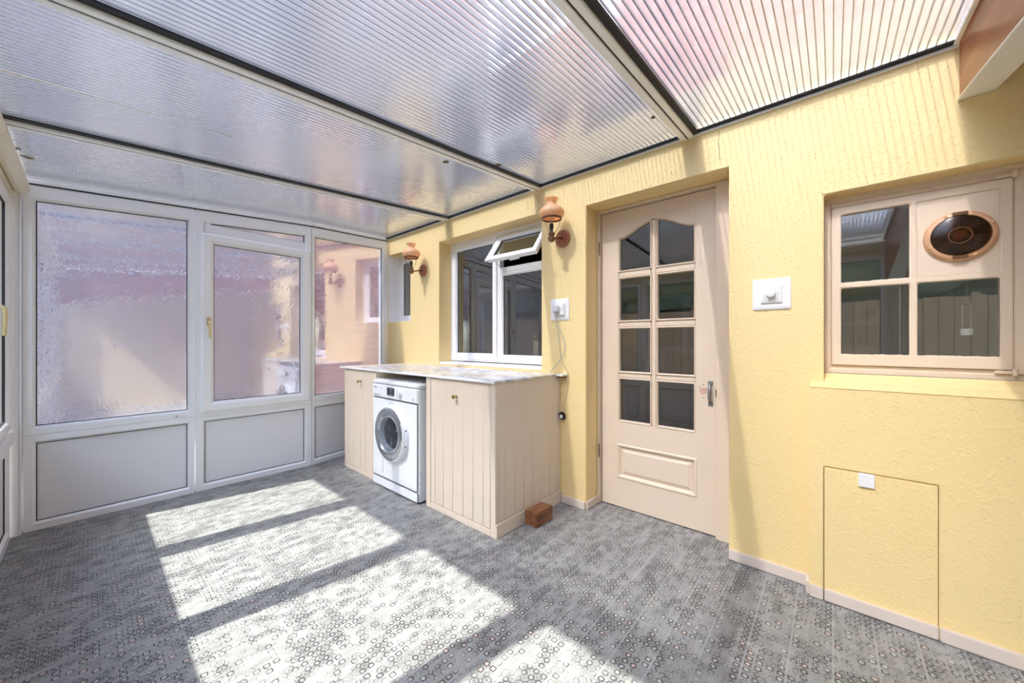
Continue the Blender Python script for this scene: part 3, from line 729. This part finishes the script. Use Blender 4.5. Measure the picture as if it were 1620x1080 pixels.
for z_ in (0.32, 1.70):
    hg = MB(); hg.lathe((2.296, 1.2085, z_), (0, 0, 1), [(0.0045, 0), (0.0045, 0.09)], 10); hg.build('hinge', 'bronze', D)

# ---------------------------------------------------------------- casement with the fan
Pf = PX(2.235)
C = struct(empty('window_12', (2.235, -0.29, 0.966)))
fo = [(-0.6195, 0.967), (0.0295, 0.967), (0.0295, 1.7625), (-0.6195, 1.7625)]
MB().frame(Pf, fo, [(0, -0.06), (0, 0.0), (0.018, 0.0), (0.024, -0.006), (0.024, -0.06)]).build('frame', 'cream', C, )
sc = [(-0.500, 1.002), (0.006, 1.002), (0.006, 1.716), (-0.500, 1.716)]
MB().pbox(Pf, -0.5955, -0.5015, 0.992, 1.738, -0.055, 0.001).build('mullion', 'cream', C, bevel=0.003)
MB().pbox(Pf, -0.5005, 0.0055, 1.7165, 1.7385, -0.055, -0.002).build('head_rail', 'cream', C, bevel=0.003)
MB().pbox(Pf, -0.5005, 0.0055, 0.9915, 1.0015, -0.055, -0.004).build('bottom_rail', 'cream', C, bevel=0.002)
sp_ = MB(); sp_.holes(Pf, -0.4995, 0.0045, 1.003, 1.715, [(-0.470, -0.2605, 1.050, 1.349), (-0.2385, -0.027, 1.050, 1.349), (-0.2385, -0.027, 1.3725, 1.680), (-0.470, -0.2605, 1.3725, 1.680)], 0.006, -0.035)
sash = sp_.build('sash', 'cream', C, bevel=0.0035)
for a0, a1, b0, b1 in ((-0.470, -0.2605, 1.050, 1.349), (-0.2385, -0.027, 1.050, 1.349), (-0.2385, -0.027, 1.3725, 1.680)):
    MB().pbox(Pf, a0 - 0.0005, a1 + 0.0005, b0 - 0.0005, b1 + 0.0005, -0.012, -0.008).build('pane', 'houseglass', sash)
    q = MB(); n = 40                                       # uneven putty line along the foot of the pane
    q.tube([Pf.p(a0 + 0.002 + (a1 - a0 - 0.004) * i / n, b0 + 0.001, -0.007) for i in range(n + 1)], [random.uniform(0.0012, 0.0042) for i in range(n + 1)], 6)
    x = q.build('putty', 'cream', sash)
MB().pbox(Pf, -0.470, -0.2605, 1.3725, 1.680, -0.012, 0.002).build('blanking_panel', 'cream', sash, bevel=0.0015)
for z_ in (0.996, 1.722):
    MB().pbox(Pf, -0.535, -0.455, z_ - 0.006, z_ + 0.006, 0.006, 0.012).build('hinge', 'cream', sash, bevel=0.002)
    MB().lathe(Pf.p(-0.502, z_ - 0.012, 0.012), (0, 0, 1), [(0.007, 0), (0.007, 0.024)], 12).build('hinge', 'cream', sash)
for i_ in range(3):
    MB().lathe(Pf.p(-0.46 - 0.013 * i_, 1.006, 0.0065), (-1, 0, 0), [(0.003, 0), (0.002, 0.0012)], 8).build('screw', 'cream', sash)
# extractor fan
fc = Pf.p(-0.371, 1.521, 0.002)
fan = empty('extractor_fan', fc); tag(fan, 'round amber plastic extractor fan with smoked cover in the window panel', 'fan')
N_ = (-1, 0, 0)
m_ = MB(); m_.lathe(fc, N_, [(0.094, 0.0), (0.096, 0.004), (0.094, 0.012), (0.084, 0.020), (0.078, 0.020), (0.074, 0.010), (0.074, 0.0)], 48, closed=True); m_.build('rim', 'amber', fan)
m_ = MB(); m_.lathe(fc, N_, [(0.0738, 0.0002), (0.0738, 0.0016)], 40); m_.build('back_plate', 'bronze', fan)
m_ = MB(); m_.lathe(fc, N_, [(0.078, 0.021), (0.074, 0.028), (0.06, 0.033), (0.03, 0.036), (0.001, 0.0365)], 40); m_.build('smoked_cover', 'smoke', fan)
hub = MB().lathe(fc, N_, [(0.020, 0.002), (0.020, 0.014), (0.015, 0.018), (0.006, 0.019)], 24).build('hub', 'amber', fan)
m_ = MB(); 
for k in range(40):
    pass
m_.tube([V(fc) + V((-0.020, 0.030 * math.cos(2 * math.pi * k / 32), 0.030 * math.sin(2 * math.pi * k / 32))) for k in range(32)], 0.0018, 6, True); m_.build('guard_ring', 'amber', fan)
for k in range(6):
    a = 2 * math.pi * k / 6 + 0.3; e1 = V((0, math.cos(a), math.sin(a))); e2 = V((0, -math.sin(a), math.cos(a)))
    b_ = MB(); f0 = V(fc)
    p_ = [f0 + e1 * 0.020 - e2 * 0.006 + V((-0.004, 0, 0)), f0 + e1 * 0.068 - e2 * 0.017 + V((-0.004, 0, 0)), f0 + e1 * 0.070 + e2 * 0.014 + V((-0.014, 0, 0)), f0 + e1 * 0.020 + e2 * 0.006 + V((-0.011, 0, 0))]
    b_.hexa(p_ + [q + V((-0.0016, 0, 0)) for q in p_]); b_.build('blade', 'blade', fan)
for sg in (1, -1):
    m_ = MB(); m_.pbox(Plane(fc, (0, 1, 0), (-1, 0, 0)), -0.020, 0.020, sg * 0.084 - 0.007, sg * 0.084 + 0.007, 0.018, 0.024); m_.build('clip', 'bronze', fan, bevel=0.002)
for k in range(4):
    a = math.pi / 4 + k * math.pi / 2 + 0.35; m_ = MB(); m_.lathe(V(fc) + V((-0.017, 0.086 * math.cos(a), 0.086 * math.sin(a))), N_, [(0.006, 0), (0.005, 0.005)], 12); m_.build('screw_cap', 'amber', fan)
# pull-cord behind the lower pane
pc = empty('pull_cord', (2.29, -0.40, 1.145)); tag(pc, 'white pull-cord weight hanging behind the lower right window pane', 'cord')
for dy in (-0.011, 0.011): MB().tube([(2.29, -0.40 + dy, 1.16), (2.29, -0.40 + dy, 1.26)], 0.0012, 6).build('cord', 'gplastic', pc)
MB().tube([(2.29, -0.414, 1.262), (2.42, -0.386, 1.262)], 0.0014, 6).build('crossbar', 'gplastic', pc)
MB().tube([(2.29, -0.40, 1.262), (2.29, -0.40, 2.35)], 0.0012, 6).build('cord', 'gplastic', pc)
m_ = MB(); m_.lathe((2.29, -0.40, 1.135), (0, 0, 1), [(0.016, 0), (0.0175, 0.012), (0.018, 0.024), (0.014, 0.026)], 20); m_.build('weight', 'wplastic', pc)

# ---------------------------------------------------------------- cabinets, worktop
XF = 1.495; Pc = PX(XF)
CT = 0.874
def knob(parent, a, b, P):
    k_ = MB(); k_.lathe(P.p(a, b, 0), -P.n * -1, [(0.010, 0.0), (0.009, 0.003), (0.004, 0.005), (0.004, 0.016), (0.011, 0.020), (0.014, 0.025), (0.012, 0.030), (0.005, 0.033)], 20)
    k_ = k_.build('knob', 'brass', parent); k_['label'] = 'small brass knob'; return k_
def planks(parent, P, cuts, z0, z1, d0, d1, name='plank'):
    for i in range(len(cuts) - 1):
        a0, a1 = sorted((cuts[i], cuts[i + 1]))
        MB().pbox(P, a0 + 0.0004, a1 - 0.0004, z0, z1, d0, d1 + random.uniform(-0.0004, 0.0004)).build(name, 'cream_cab', parent, bevel=0.0022, seg=1)
cab2 = empty('cabinet', (1.80, 1.75, 0)); tag(cab2, 'cream tongue-and-groove cabinet right of the washing machine, nearest the door', 'cabinet')
# carcass, face frame
b_ = MB(); b_.box((XF + 0.03, 1.447, 0.001), (2.148, 1.462, CT)); b_.box((XF + 0.03, 2.050, 0.001), (2.148, 2.068, CT)); b_.box((XF + 0.03, 1.4625, 0.06), (2.148, 2.0495, 0.075)); b_.build('carcass', 'cream_cab', cab2)
MB().pbox(Pc, 1.4275, 1.466, 0.001, CT, -0.028, 0).build('stile', 'cream_cab', cab2, bevel=0.0015)
MB().pbox(Pc, 2.025, 2.0745, 0.001, CT, -0.028, 0).build('stile', 'cream_cab', cab2, bevel=0.0015)
MB().pbox(Pc, 1.467, 2.024, 0.001, 0.040, -0.028, 0).build('bottom_rail', 'cream_cab', cab2, bevel=0.0015)
door = empty('door', (0, 0, 0)); door.parent = cab2
MB().pbox(Pc, 1.469, 2.022, 0.044, CT - 0.004, -0.022, -0.010).build('backing', 'cream_cab', door)
planks(door, Pc, [1.469, 1.527, 1.613, 1.703, 1.798, 1.892, 1.978, 2.022], 0.044, CT - 0.004, -0.0098, -0.001)
knob(door, 1.762, 0.769, Pc)
PS = Plane((0, 1.4275, 0), (1, 0, 0), (0, -1, 0))
side = empty('side_panel', (0, 0, 0)); side.parent = cab2
MB().box((XF + 0.029, 1.4400, 0.001), (2.148, 1.4465, CT)).build('backing', 'cream_cab', side)
planks(side, PS, [1.5245, 1.581, 1.665, 1.749, 1.839, 1.926, 2.02, 2.107, 2.1475], 0.081, CT, -0.0123, -0.001)
MB().pbox(PS, XF + 0.001, 2.1475, 0.001, 0.080, -0.002, 0.009).build('side_skirting', 'cream_cab', cab2, bevel=0.002)
cab1 = empty('cabinet', (1.80, 3.04, 0)); tag(cab1, 'narrow cream tongue-and-groove cabinet left of the washing machine, in the corner by the end window', 'cabinet')
b_ = MB(); b_.box((XF + 0.03, 2.732, 0.001), (2.148, 2.748, CT)); b_.box((XF + 0.03, 3.272, 0.001), (2.148, 3.2875, CT)); b_.box((XF + 0.03, 2.7485, 0.06), (2.148, 3.2715, 0.075)); b_.build('carcass', 'cream_cab', cab1)
MB().pbox(Pc, 2.733, 2.784, 0.001, CT, -0.028, 0).build('stile', 'cream_cab', cab1, bevel=0.0015)
MB().pbox(Pc, 2.785, 3.2875, 0.001, 0.034, -0.028, 0).build('bottom_rail', 'cream_cab', cab1, bevel=0.0015)
door = empty('door', (0, 0, 0)); door.parent = cab1
MB().pbox(Pc, 2.788, 3.2875, 0.038, CT - 0.004, -0.022, -0.010).build('backing', 'cream_cab', door)
planks(door, Pc, [2.788, 2.91, 2.996, 3.109, 3.203, 3.2875], 0.038, CT - 0.004, -0.0098, -0.001)
knob(door, 2.985, 0.777, Pc)
wt = empty('worktop', (1.82, 2.35, CT)); tag(wt, 'marbled vinyl worktop with white edging over the washing machine and cabinets', 'worktop')
MB().box((XF - 0.006, 1.424, CT + 0.0005), (2.1485, 3.36, CT + 0.0125)).build('top', 'worktop', wt)
MB().box((XF - 0.0135, 1.4235, CT - 0.0015), (XF - 0.0065, 3.36, CT + 0.0145)).build('edging', 'wplastic', wt, bevel=0.002)
MB().box((2.085, 1.372, CT + 0.0005), (2.1485, 1.4235, CT + 0.0135)).build('shelf_end', 'wplastic', wt, bevel=0.002)
MB().box((2.10, 1.380, CT - 0.012), (2.1485, 1.422, CT)).build('bracket', 'bronze', wt)

# ---------------------------------------------------------------- washing machine
WA, WB, WX, WH = 2.119, 2.720, 1.465, 0.820
Pw = PX(WX)
wm = empty('washing_machine', (1.76, 2.42, 0)); tag(wm, 'white front-loading washing machine between the two cream cabinets', 'washing machine')
MB().box((WX + 0.004, WA, 0.012), (2.05, WB, 0.783)).build('body', 'white', wm, bevel=0.006)
MB().box((WX - 0.006, WA - 0.002, 0.7845), (2.055, WB + 0.002, WH)).build('lid', 'white', wm, bevel=0.010, seg=3)
MB().pbox(Pw, WA + 0.006, WB - 0.004, 0.085, 0.683, -0.004, 0.006).build('front_panel', 'white', wm, bevel=0.006)
MB().pbox(Pw, WA + 0.002, WB - 0.002, 0.686, 0.7835, -0.004, 0.009).build('control_panel', 'white', wm, bevel=0.006)
MB().pbox(Pw, WA + 0.001, WB - 0.001, 0.012, 0.080, -0.004, 0.007).build('plinth', 'white', wm, bevel=0.006)
fl_ = MB().pbox(Pw, 2.565, 2.690, 0.115, 0.255, 0.006, 0.0085).build('filter_flap', 'white', wm, bevel=0.002)
for a_ in (WA + 0.05, WB - 0.05):
    for x_ in (WX + 0.06, 2.0): MB().lathe((x_, a_, 0.0), (0, 0, 1), [(0.02, 0), (0.02, 0.013)], 12).build('foot', 'black', wm)
ds = MB().pbox(Pw, 2.405, 2.505, 0.712, 0.768, 0.009, 0.0105).build('display', 'display', wm, bevel=0.001)
for i_, (w_, zz) in enumerate(((0.040, 0.755), (0.026, 0.741), (0.026, 0.722))): MB().pbox(Pw, 2.445 - w_ / 2, 2.445 + w_ / 2, zz, zz + 0.003, 0.0105, 0.011).build('readout', 'gplastic', ds)
m_ = MB(); m_.lathe(Pw.p(2.330, 0.738, 0.009), (-1, 0, 0), [(0.027, 0), (0.026, 0.012), (0.022, 0.022), (0.008, 0.025)], 28); kb = m_.build('programme_dial', 'wplastic', wm)
MB().pbox(Pw, 2.326, 2.334, 0.716, 0.760, 0.031, 0.038).build('grip', 'wplastic', kb, bevel=0.002)
m_ = MB(); m_.lathe(Pw.p(2.168, 0.712, 0.009), (-1, 0, 0), [(0.010, 0), (0.009, 0.003)], 16); m_.build('power_button', 'gplastic', wm)
m_ = MB(); m_.lathe(Pw.p(2.168, 0.742, 0.009), (-1, 0, 0), [(0.008, 0), (0.007, 0.003)], 16); m_.build('power_button', 'wplastic', wm)
for i_ in range(6): MB().pbox(Pw, 2.602 + i_ * 0.0165, 2.615 + i_ * 0.0165, 0.698, 0.711, 0.009, 0.011).build('button', 'gplastic', wm, bevel=0.001)
text('Miele', 0.021, Pw, 2.672, 0.752, 0.0091, 'hole', wm)
MB().pbox(Pw, 2.570, 2.625, 0.757, 0.760, 0.009, 0.0093).build('lettering', 'gplastic', wm)
# porthole
dc = Pw.p(2.430, 0.440, 0.006)
dr = empty('door', (0, 0, 0)); dr.parent = wm
m_ = MB(); m_.lathe(dc, N_, [(0.203, 0.0), (0.206, 0.010), (0.205, 0.024), (0.198, 0.034), (0.190, 0.036), (0.190, 0.0)], 64, closed=True); m_.build('rim', 'white', dr)
m_ = MB(); m_.lathe(dc, N_, [(0.1895, 0.0), (0.1895, 0.037), (0.165, 0.043), (0.142, 0.043), (0.134, 0.036), (0.134, 0.0)], 64, closed=True); m_.build('trim_ring', 'chrome', dr)
m_ = MB(); m_.lathe(dc, N_, [(0.1335, 0.0), (0.1335, 0.034), (0.126, 0.036), (0.116, 0.024), (0.112, 0.002)], 48, closed=True); m_.build('gasket_ring', 'gplastic', dr)
m_ = MB(); m_.lathe(dc, N_, [(0.1115, 0.0005), (0.1115, 0.004), (0.02, 0.0045)], 40); m_.build('drum', 'drum', dr)
for k in range(3):
    a = 0.5 + k * 2.1; e1 = V((0, math.cos(a), math.sin(a))); e2 = V((0, -math.sin(a), math.cos(a))); q = MB()
    q.tube([dc + e1 * 0.02 + V((-.007, 0, 0)), dc + e1 * 0.06 + e2 * 0.012 + V((-.008, 0, 0)), dc + e1 * 0.105 + V((-.007, 0, 0))], [0.003, 0.006, 0.003], 8); q.build('drum_rib', 'chrome', dr)
m_ = MB(); m_.lathe(dc, N_, [(0.128, 0.035), (0.110, 0.046), (0.07, 0.052), (0.001, 0.054)], 48); m_.build('glass_bowl', 'bowl', dr)
m_ = MB(); pts = [dc + V((-0.040, 0.197 * math.cos(a), 0.197 * math.sin(a))) for a in [math.radians(x) for x in range(150, 221, 5)]]
m_.tube(pts, 0.006, 8); m_.build('door_grip', 'wplastic', dr)
for a in (2.9, 3.45):
    q = MB(); q.lathe(dc + V((-0.020, 0.203 * math.cos(a), 0.203 * math.sin(a))), (0, math.cos(a), math.sin(a)), [(0.006, 0), (0.005, 0.004)], 10); q.build('hinge_pin', 'black', dr)

# ---------------------------------------------------------------- timber block on the floor
blk = MB().box((1.745, 1.322, 0.0005), (1.905, 1.4175, 0.084)).build('timber_block', 'block', bevel=0.003)
tag(blk, 'reddish brown wooden block on the floor against the cabinet side', 'wood block')

# ---------------------------------------------------------------- wall lamps
def lamp(y, z, label):
    L = empty('wall_lamp', (2.149, y, z)); tag(L, label, 'lamp', 'oil-lamp style wall lights')
    lx = 2.012
    m_ = MB(); m_.lathe((2.1495, y, z), N_, [(0.060, 0), (0.060, 0.008), (0.055, 0.014), (0.040, 0.017), (0.012, 0.018)], 36); m_.build('backplate', 'lampwood', L)
    m_ = MB(); m_.tube([(2.132, y, z), (2.09, y, z - 0.008), (2.05, y, z - 0.018), (lx, y, z - 0.020)], [0.010, 0.006, 0.006, 0.009], 10); m_.build('arm', 'bronze', L)
    m_ = MB(); m_.lathe((lx, y, z - 0.052), (0, 0, 1), [(0.005, 0), (0.016, 0.006), (0.024, 0.018), (0.025, 0.030), (0.016, 0.040), (0.020, 0.048), (0.023, 0.058), (0.014, 0.066)], 24); m_.build('font', 'bronze', L)
    m_ = MB(); m_.lathe((lx, y, z + 0.014), (0, 0, 1), [(0.012, 0), (0.009, 0.010), (0.011, 0.022), (0.013, 0.026), (0.013, 0.056), (0.009, 0.058)], 20); m_.build('lamp_holder', 'black', L)
    m_ = MB(); m_.lathe((lx, y, z + 0.0725), (0, 0, 1), [(0.009, 0), (0.012, 0.012), (0.018, 0.026), (0.018, 0.038), (0.010, 0.050), (0.002, 0.054)], 20); m_.build('bulb', 'bulb', L)
    zr_ = z + 0.103
    m_ = MB(); m_.lathe((lx, y, zr_ - 0.006), (0, 0, 1), [(0.060, 0), (0.066, 0.001), (0.067, 0.012), (0.060, 0.012)], 36, closed=True); m_.build('gallery_ring', 'bronze', L)
    for k in range(3):
        a = k * 2.094 + 0.9; c_, s_ = math.cos(a), math.sin(a)
        m_ = MB(); m_.tube([(lx + c_ * r, y + s_ * r, z + h) for r, h in ((0.018, 0.008), (0.034, 0.026), (0.052, 0.055), (0.056, 0.078), (0.060, 0.100))], 0.0019, 6); m_.build('prong', 'bronze', L)
    m_ = MB(); pr = [(0.064, 0.0), (0.078, 0.010), (0.084, 0.028), (0.082, 0.044), (0.070, 0.062), (0.048, 0.077), (0.034, 0.086), (0.030, 0.096), (0.032, 0.106), (0.042, 0.119), (0.047, 0.127)]
    pin = [(r - 0.0035, h + 0.001) for r, h in pr[::-1]]
    m_.lathe((lx, y, zr_ + 0.006), (0, 0, 1), pr + pin, 40, closed=True); m_.build('shade', 'shade', L)
    return L
lamp(1.406, 1.819, 'peach glass oil-lamp style wall light between the kitchen window and the door')
lamp(3.026, 1.804, 'peach glass oil-lamp style wall light between the small corner window and kitchen window')

# ---------------------------------------------------------------- switches, socket, cables
PP = PX(2.1498)
def roundrect(a0, a1, b0, b1, r, n=5):
    out = []
    for (ca, cb, s0) in ((a1 - r, b0 + r, -90), (a1 - r, b1 - r, 0), (a0 + r, b1 - r, 90), (a0 + r, b0 + r, 180)):
        for i in range(n + 1):
            t = math.radians(s0 + 90 * i / n); out.append((ca + r * math.cos(t), cb + r * math.sin(t)))
    return out
dm = empty('dimmer_switch', (2.149, 0.223, 1.337)); tag(dm, 'white dimmer switch with round knob on the yellow wall beside the door', 'switch')
m_ = MB(); A = roundrect(0.147, 0.299, 1.262, 1.411, 0.010); k = len(A)
def dish(mb_, P, lv):
    vs = []
    for poly, d in lv: vs += [P.p(a, b, d) for a, b in poly]
    fs = []
    for j in range(len(lv) - 1): fs += [(j * k + i, j * k + (i + 1) % k, (j + 1) * k + (i + 1) % k, (j + 1) * k + i) for i in range(k)]
    fs += [tuple(range(k)), tuple((len(lv) - 1) * k + i for i in range(k))]
    mb_.sm = True; return mb_.add(vs, fs)
dish(m_, PP, [(A, 0.0), (A, 0.004), (offs(A, 0.004), 0.007), (roundrect(0.170, 0.276, 1.284, 1.389, 0.006), 0.009), (roundrect(0.176, 0.270, 1.290, 1.383, 0.005), 0.006)]).build('surround', 'wplastic', dm)
m_ = MB(); dish(m_, PP, [(roundrect(0.180, 0.266, 1.2935, 1.3795, 0.006), 0.0062), (roundrect(0.180, 0.266, 1.2935, 1.3795, 0.006), 0.013), (roundrect(0.186, 0.260, 1.300, 1.373, 0.006), 0.018)]).build('faceplate', 'wplastic', dm)
m_ = MB(); m_.lathe(PP.p(0.223, 1.337, 0.0182), N_, [(0.020, 0), (0.019, 0.004), (0.017, 0.018), (0.012, 0.021)], 28); m_.build('knob', 'wplastic', dm)
for a_ in (0.195, 0.251): MB().lathe(PP.p(a_, 1.337, 0.0181), N_, [(0.0028, 0), (0.0024, 0.001)], 10).build('screw', 'gplastic', dm)
sk = empty('wall_socket', (2.149, 1.43, 1.33)); tag(sk, 'white plug socket with square surround between kitchen window and door', 'socket')
m_ = MB(); A = roundrect(1.355, 1.506, 1.256, 1.406, 0.010)
dish(m_, PP, [(A, 0.0), (A, 0.004), (offs(A, 0.004), 0.007), (roundrect(1.380, 1.484, 1.282, 1.382, 0.006), 0.009)]).build('surround', 'wplastic', sk)
m_ = MB(); fpz = roundrect(1.386, 1.474, 1.290, 1.376, 0.004); dish(m_, PP, [(fpz, 0.0091), (fpz, 0.018), (offs(fpz, 0.003), 0.021)]).build('faceplate', 'wplastic', sk)
MB().pbox(PP, 1.392, 1.404, 1.336, 1.360, 0.0212, 0.026).build('rocker', 'wplastic', sk, bevel=0.002)
MB().pbox(PP, 1.396, 1.401, 1.325, 1.331, 0.0212, 0.0216).build('indicator', 'rust', sk)
pg = empty('plug', (2.11, 1.443, 1.33)); tag(pg, 'pale grey plug pushed into the wall socket beside the door', 'plug')
MB().pbox(PP, 1.418, 1.468, 1.312, 1.356, 0.0215, 0.046).build('body', 'gplastic', pg, bevel=0.006, seg=3)
MB().pbox(PP, 1.436, 1.450, 1.296, 1.3115, 0.026, 0.038).build('cord_grip', 'gplastic', pg, bevel=0.003)
def spline(pts, n=10):
    pts = [V(p) for p in pts]; P_ = [pts[0]] + pts + [pts[-1]]; out = []
    for i in range(1, len(P_) - 2):
        for k_ in range(n):
            t = k_ / n; p0, p1, p2, p3 = P_[i - 1:i + 3]
            out.append(0.5 * ((2 * p1) + (-p0 + p2) * t + (2 * p0 - 5 * p1 + 4 * p2 - p3) * t * t + (-p0 + 3 * p1 - 3 * p2 + p3) * t ** 3))
    return out + [pts[-1]]
cb = MB(); cb.tube(spline([PP.p(1.443, 1.295, 0.032), PP.p(1.440, 1.24, 0.028), PP.p(1.405, 1.16, 0.02), PP.p(1.383, 1.08, 0.016), PP.p(1.400, 1.01, 0.014), PP.p(1.450, 0.945, 0.022), PP.p(1.500, 0.8905, 0.030)]), 0.0028, 8)
tag(cb.build('power_cable', 'cablegrey'), 'grey cable curving from the plug down onto the worktop', 'cable')
cb = MB(); cb.tube(spline([PP.p(1.445, 1.295, 0.032), PP.p(1.441, 1.22, 0.022), PP.p(1.428, 1.10, 0.015), PP.p(1.408, 0.98, 0.014), PP.p(1.366, 0.90, 0.010), PP.p(1.366, 0.80, 0.008), PP.p(1.385, 0.72, 0.008), PP.p(1.402, 0.632, 0.014)]), 0.0026, 8)
tag(cb.build('power_cable', 'cable'), 'pale cable hanging straight down the wall from the plug to the black fitting', 'cable')
bl = empty('cable_outlet', (2.13, 1.402, 0.60)); tag(bl, 'small black cable fitting with white centre low on the wall by the cabinet', 'cable fitting')
MB().pbox(PP, 1.378, 1.426, 0.574, 0.626, 0.0, 0.034).build('body', 'black', bl, bevel=0.011, seg=4)
m_ = MB(); m_.lathe(PP.p(1.400, 0.598, 0.034), N_, [(0.013, 0), (0.012, 0.002)], 16); m_.build('button', 'wplastic', bl)
MB().tube([PP.p(1.427, 0.604, 0.015), PP.p(1.440, 0.604, 0.015)], 0.003, 8).build('stub', 'black', bl)

# ---------------------------------------------------------------- behind the house windows: rooms, dimness put into their dark colour
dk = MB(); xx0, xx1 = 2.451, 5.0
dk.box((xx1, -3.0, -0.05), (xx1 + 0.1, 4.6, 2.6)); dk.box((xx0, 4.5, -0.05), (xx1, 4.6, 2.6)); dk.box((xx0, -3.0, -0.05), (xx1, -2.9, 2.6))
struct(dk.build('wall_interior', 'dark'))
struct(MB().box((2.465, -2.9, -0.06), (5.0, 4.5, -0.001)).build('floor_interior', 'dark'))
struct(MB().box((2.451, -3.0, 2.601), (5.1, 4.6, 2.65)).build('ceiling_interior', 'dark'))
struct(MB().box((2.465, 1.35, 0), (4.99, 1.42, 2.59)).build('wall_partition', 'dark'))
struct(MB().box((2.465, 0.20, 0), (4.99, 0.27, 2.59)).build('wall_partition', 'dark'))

# ---------------------------------------------------------------- outside
struct(MB().box((-9, -7, -0.20), (2.1, 9, -0.10)).build('ground', 'slate'))
Pu = Plane((2.17, 0, 0), (0, 1, 0), (-1, 0, 0))
Wu = struct(empty('window_13', (2.2, 1.6, 3.3)))
uo = [(1.051, 3.301), (2.149, 3.301), (2.149, 4.499), (1.051, 4.499)]
MB().frame(Pu, uo, [(0, -0.08), (0, 0.0), (0.07, 0.0), (0.07, -0.08)]).build('frame', 'upvc', Wu)
MB().pbox(Pu, 1.57, 1.63, 3.37, 4.43, -0.07, 0.0).build('mullion', 'upvc', Wu)
MB().pbox(Pu, 1.121, 2.079, 3.371, 4.429, -0.075, -0.0715).build('pane', 'houseglass', Wu)
struct(MB().box((2.18, 3.805, -0.1), (2.45, 6.19, 2.599)).build('wall_outer', 'brick'))
nb = struct(MB().box((-3.4, 6.2, -0.1), (5.0, 6.35, 3.2)).build('wall_neighbour', 'render'))
fe = empty('garden_fence', (-3.6, 2.0, -0.1)); tag(fe, 'brown timber garden fence beyond the side windows', 'fence')
first = None
for i in range(64):
    y = -3.4 + i * 0.15
    if first is None: first = MB().box((-3.62, y, -0.09), (-3.60, y + 0.145, 1.75)).build('plank', 'fence', fe)
    else:
        o = first.copy(); o.location = (0, i * 0.15, random.uniform(-0.01, 0.01)); COL.objects.link(o)
for i in range(6): MB().box((-3.72, -3.4 + i * 1.85, -0.09), (-3.63, -3.31 + i * 1.85, 1.8)).build('post', 'fence', fe)
hb = bmesh.new(); bmesh.ops.create_icosphere(hb, subdivisions=5, radius=1.0)
for v in hb.verts:
    n_ = v.co.normalized(); r_ = 1 + 0.10 * math.sin(n_.x * 19 + n_.y * 7) * math.cos(n_.z * 23 + n_.y * 11) + random.uniform(-0.05, 0.05)
    v.co = V((n_.x * 0.7, n_.y * 6.0, n_.z * 2.3)) * r_ + V((0, 0, 2.3))  # hedge out of view, made tall to keep bright sky out of reflections
me = bpy.data.meshes.new('hedge'); hb.to_mesh(me); hb.free(); me.materials.append(M['hedge'])
ho = bpy.data.objects.new('hedge', me); ho.location = (-4.6, 1.2, -0.12); COL.objects.link(ho); tag(ho, 'green hedge behind the timber fence, made tall to block sky in reflections', 'hedge')
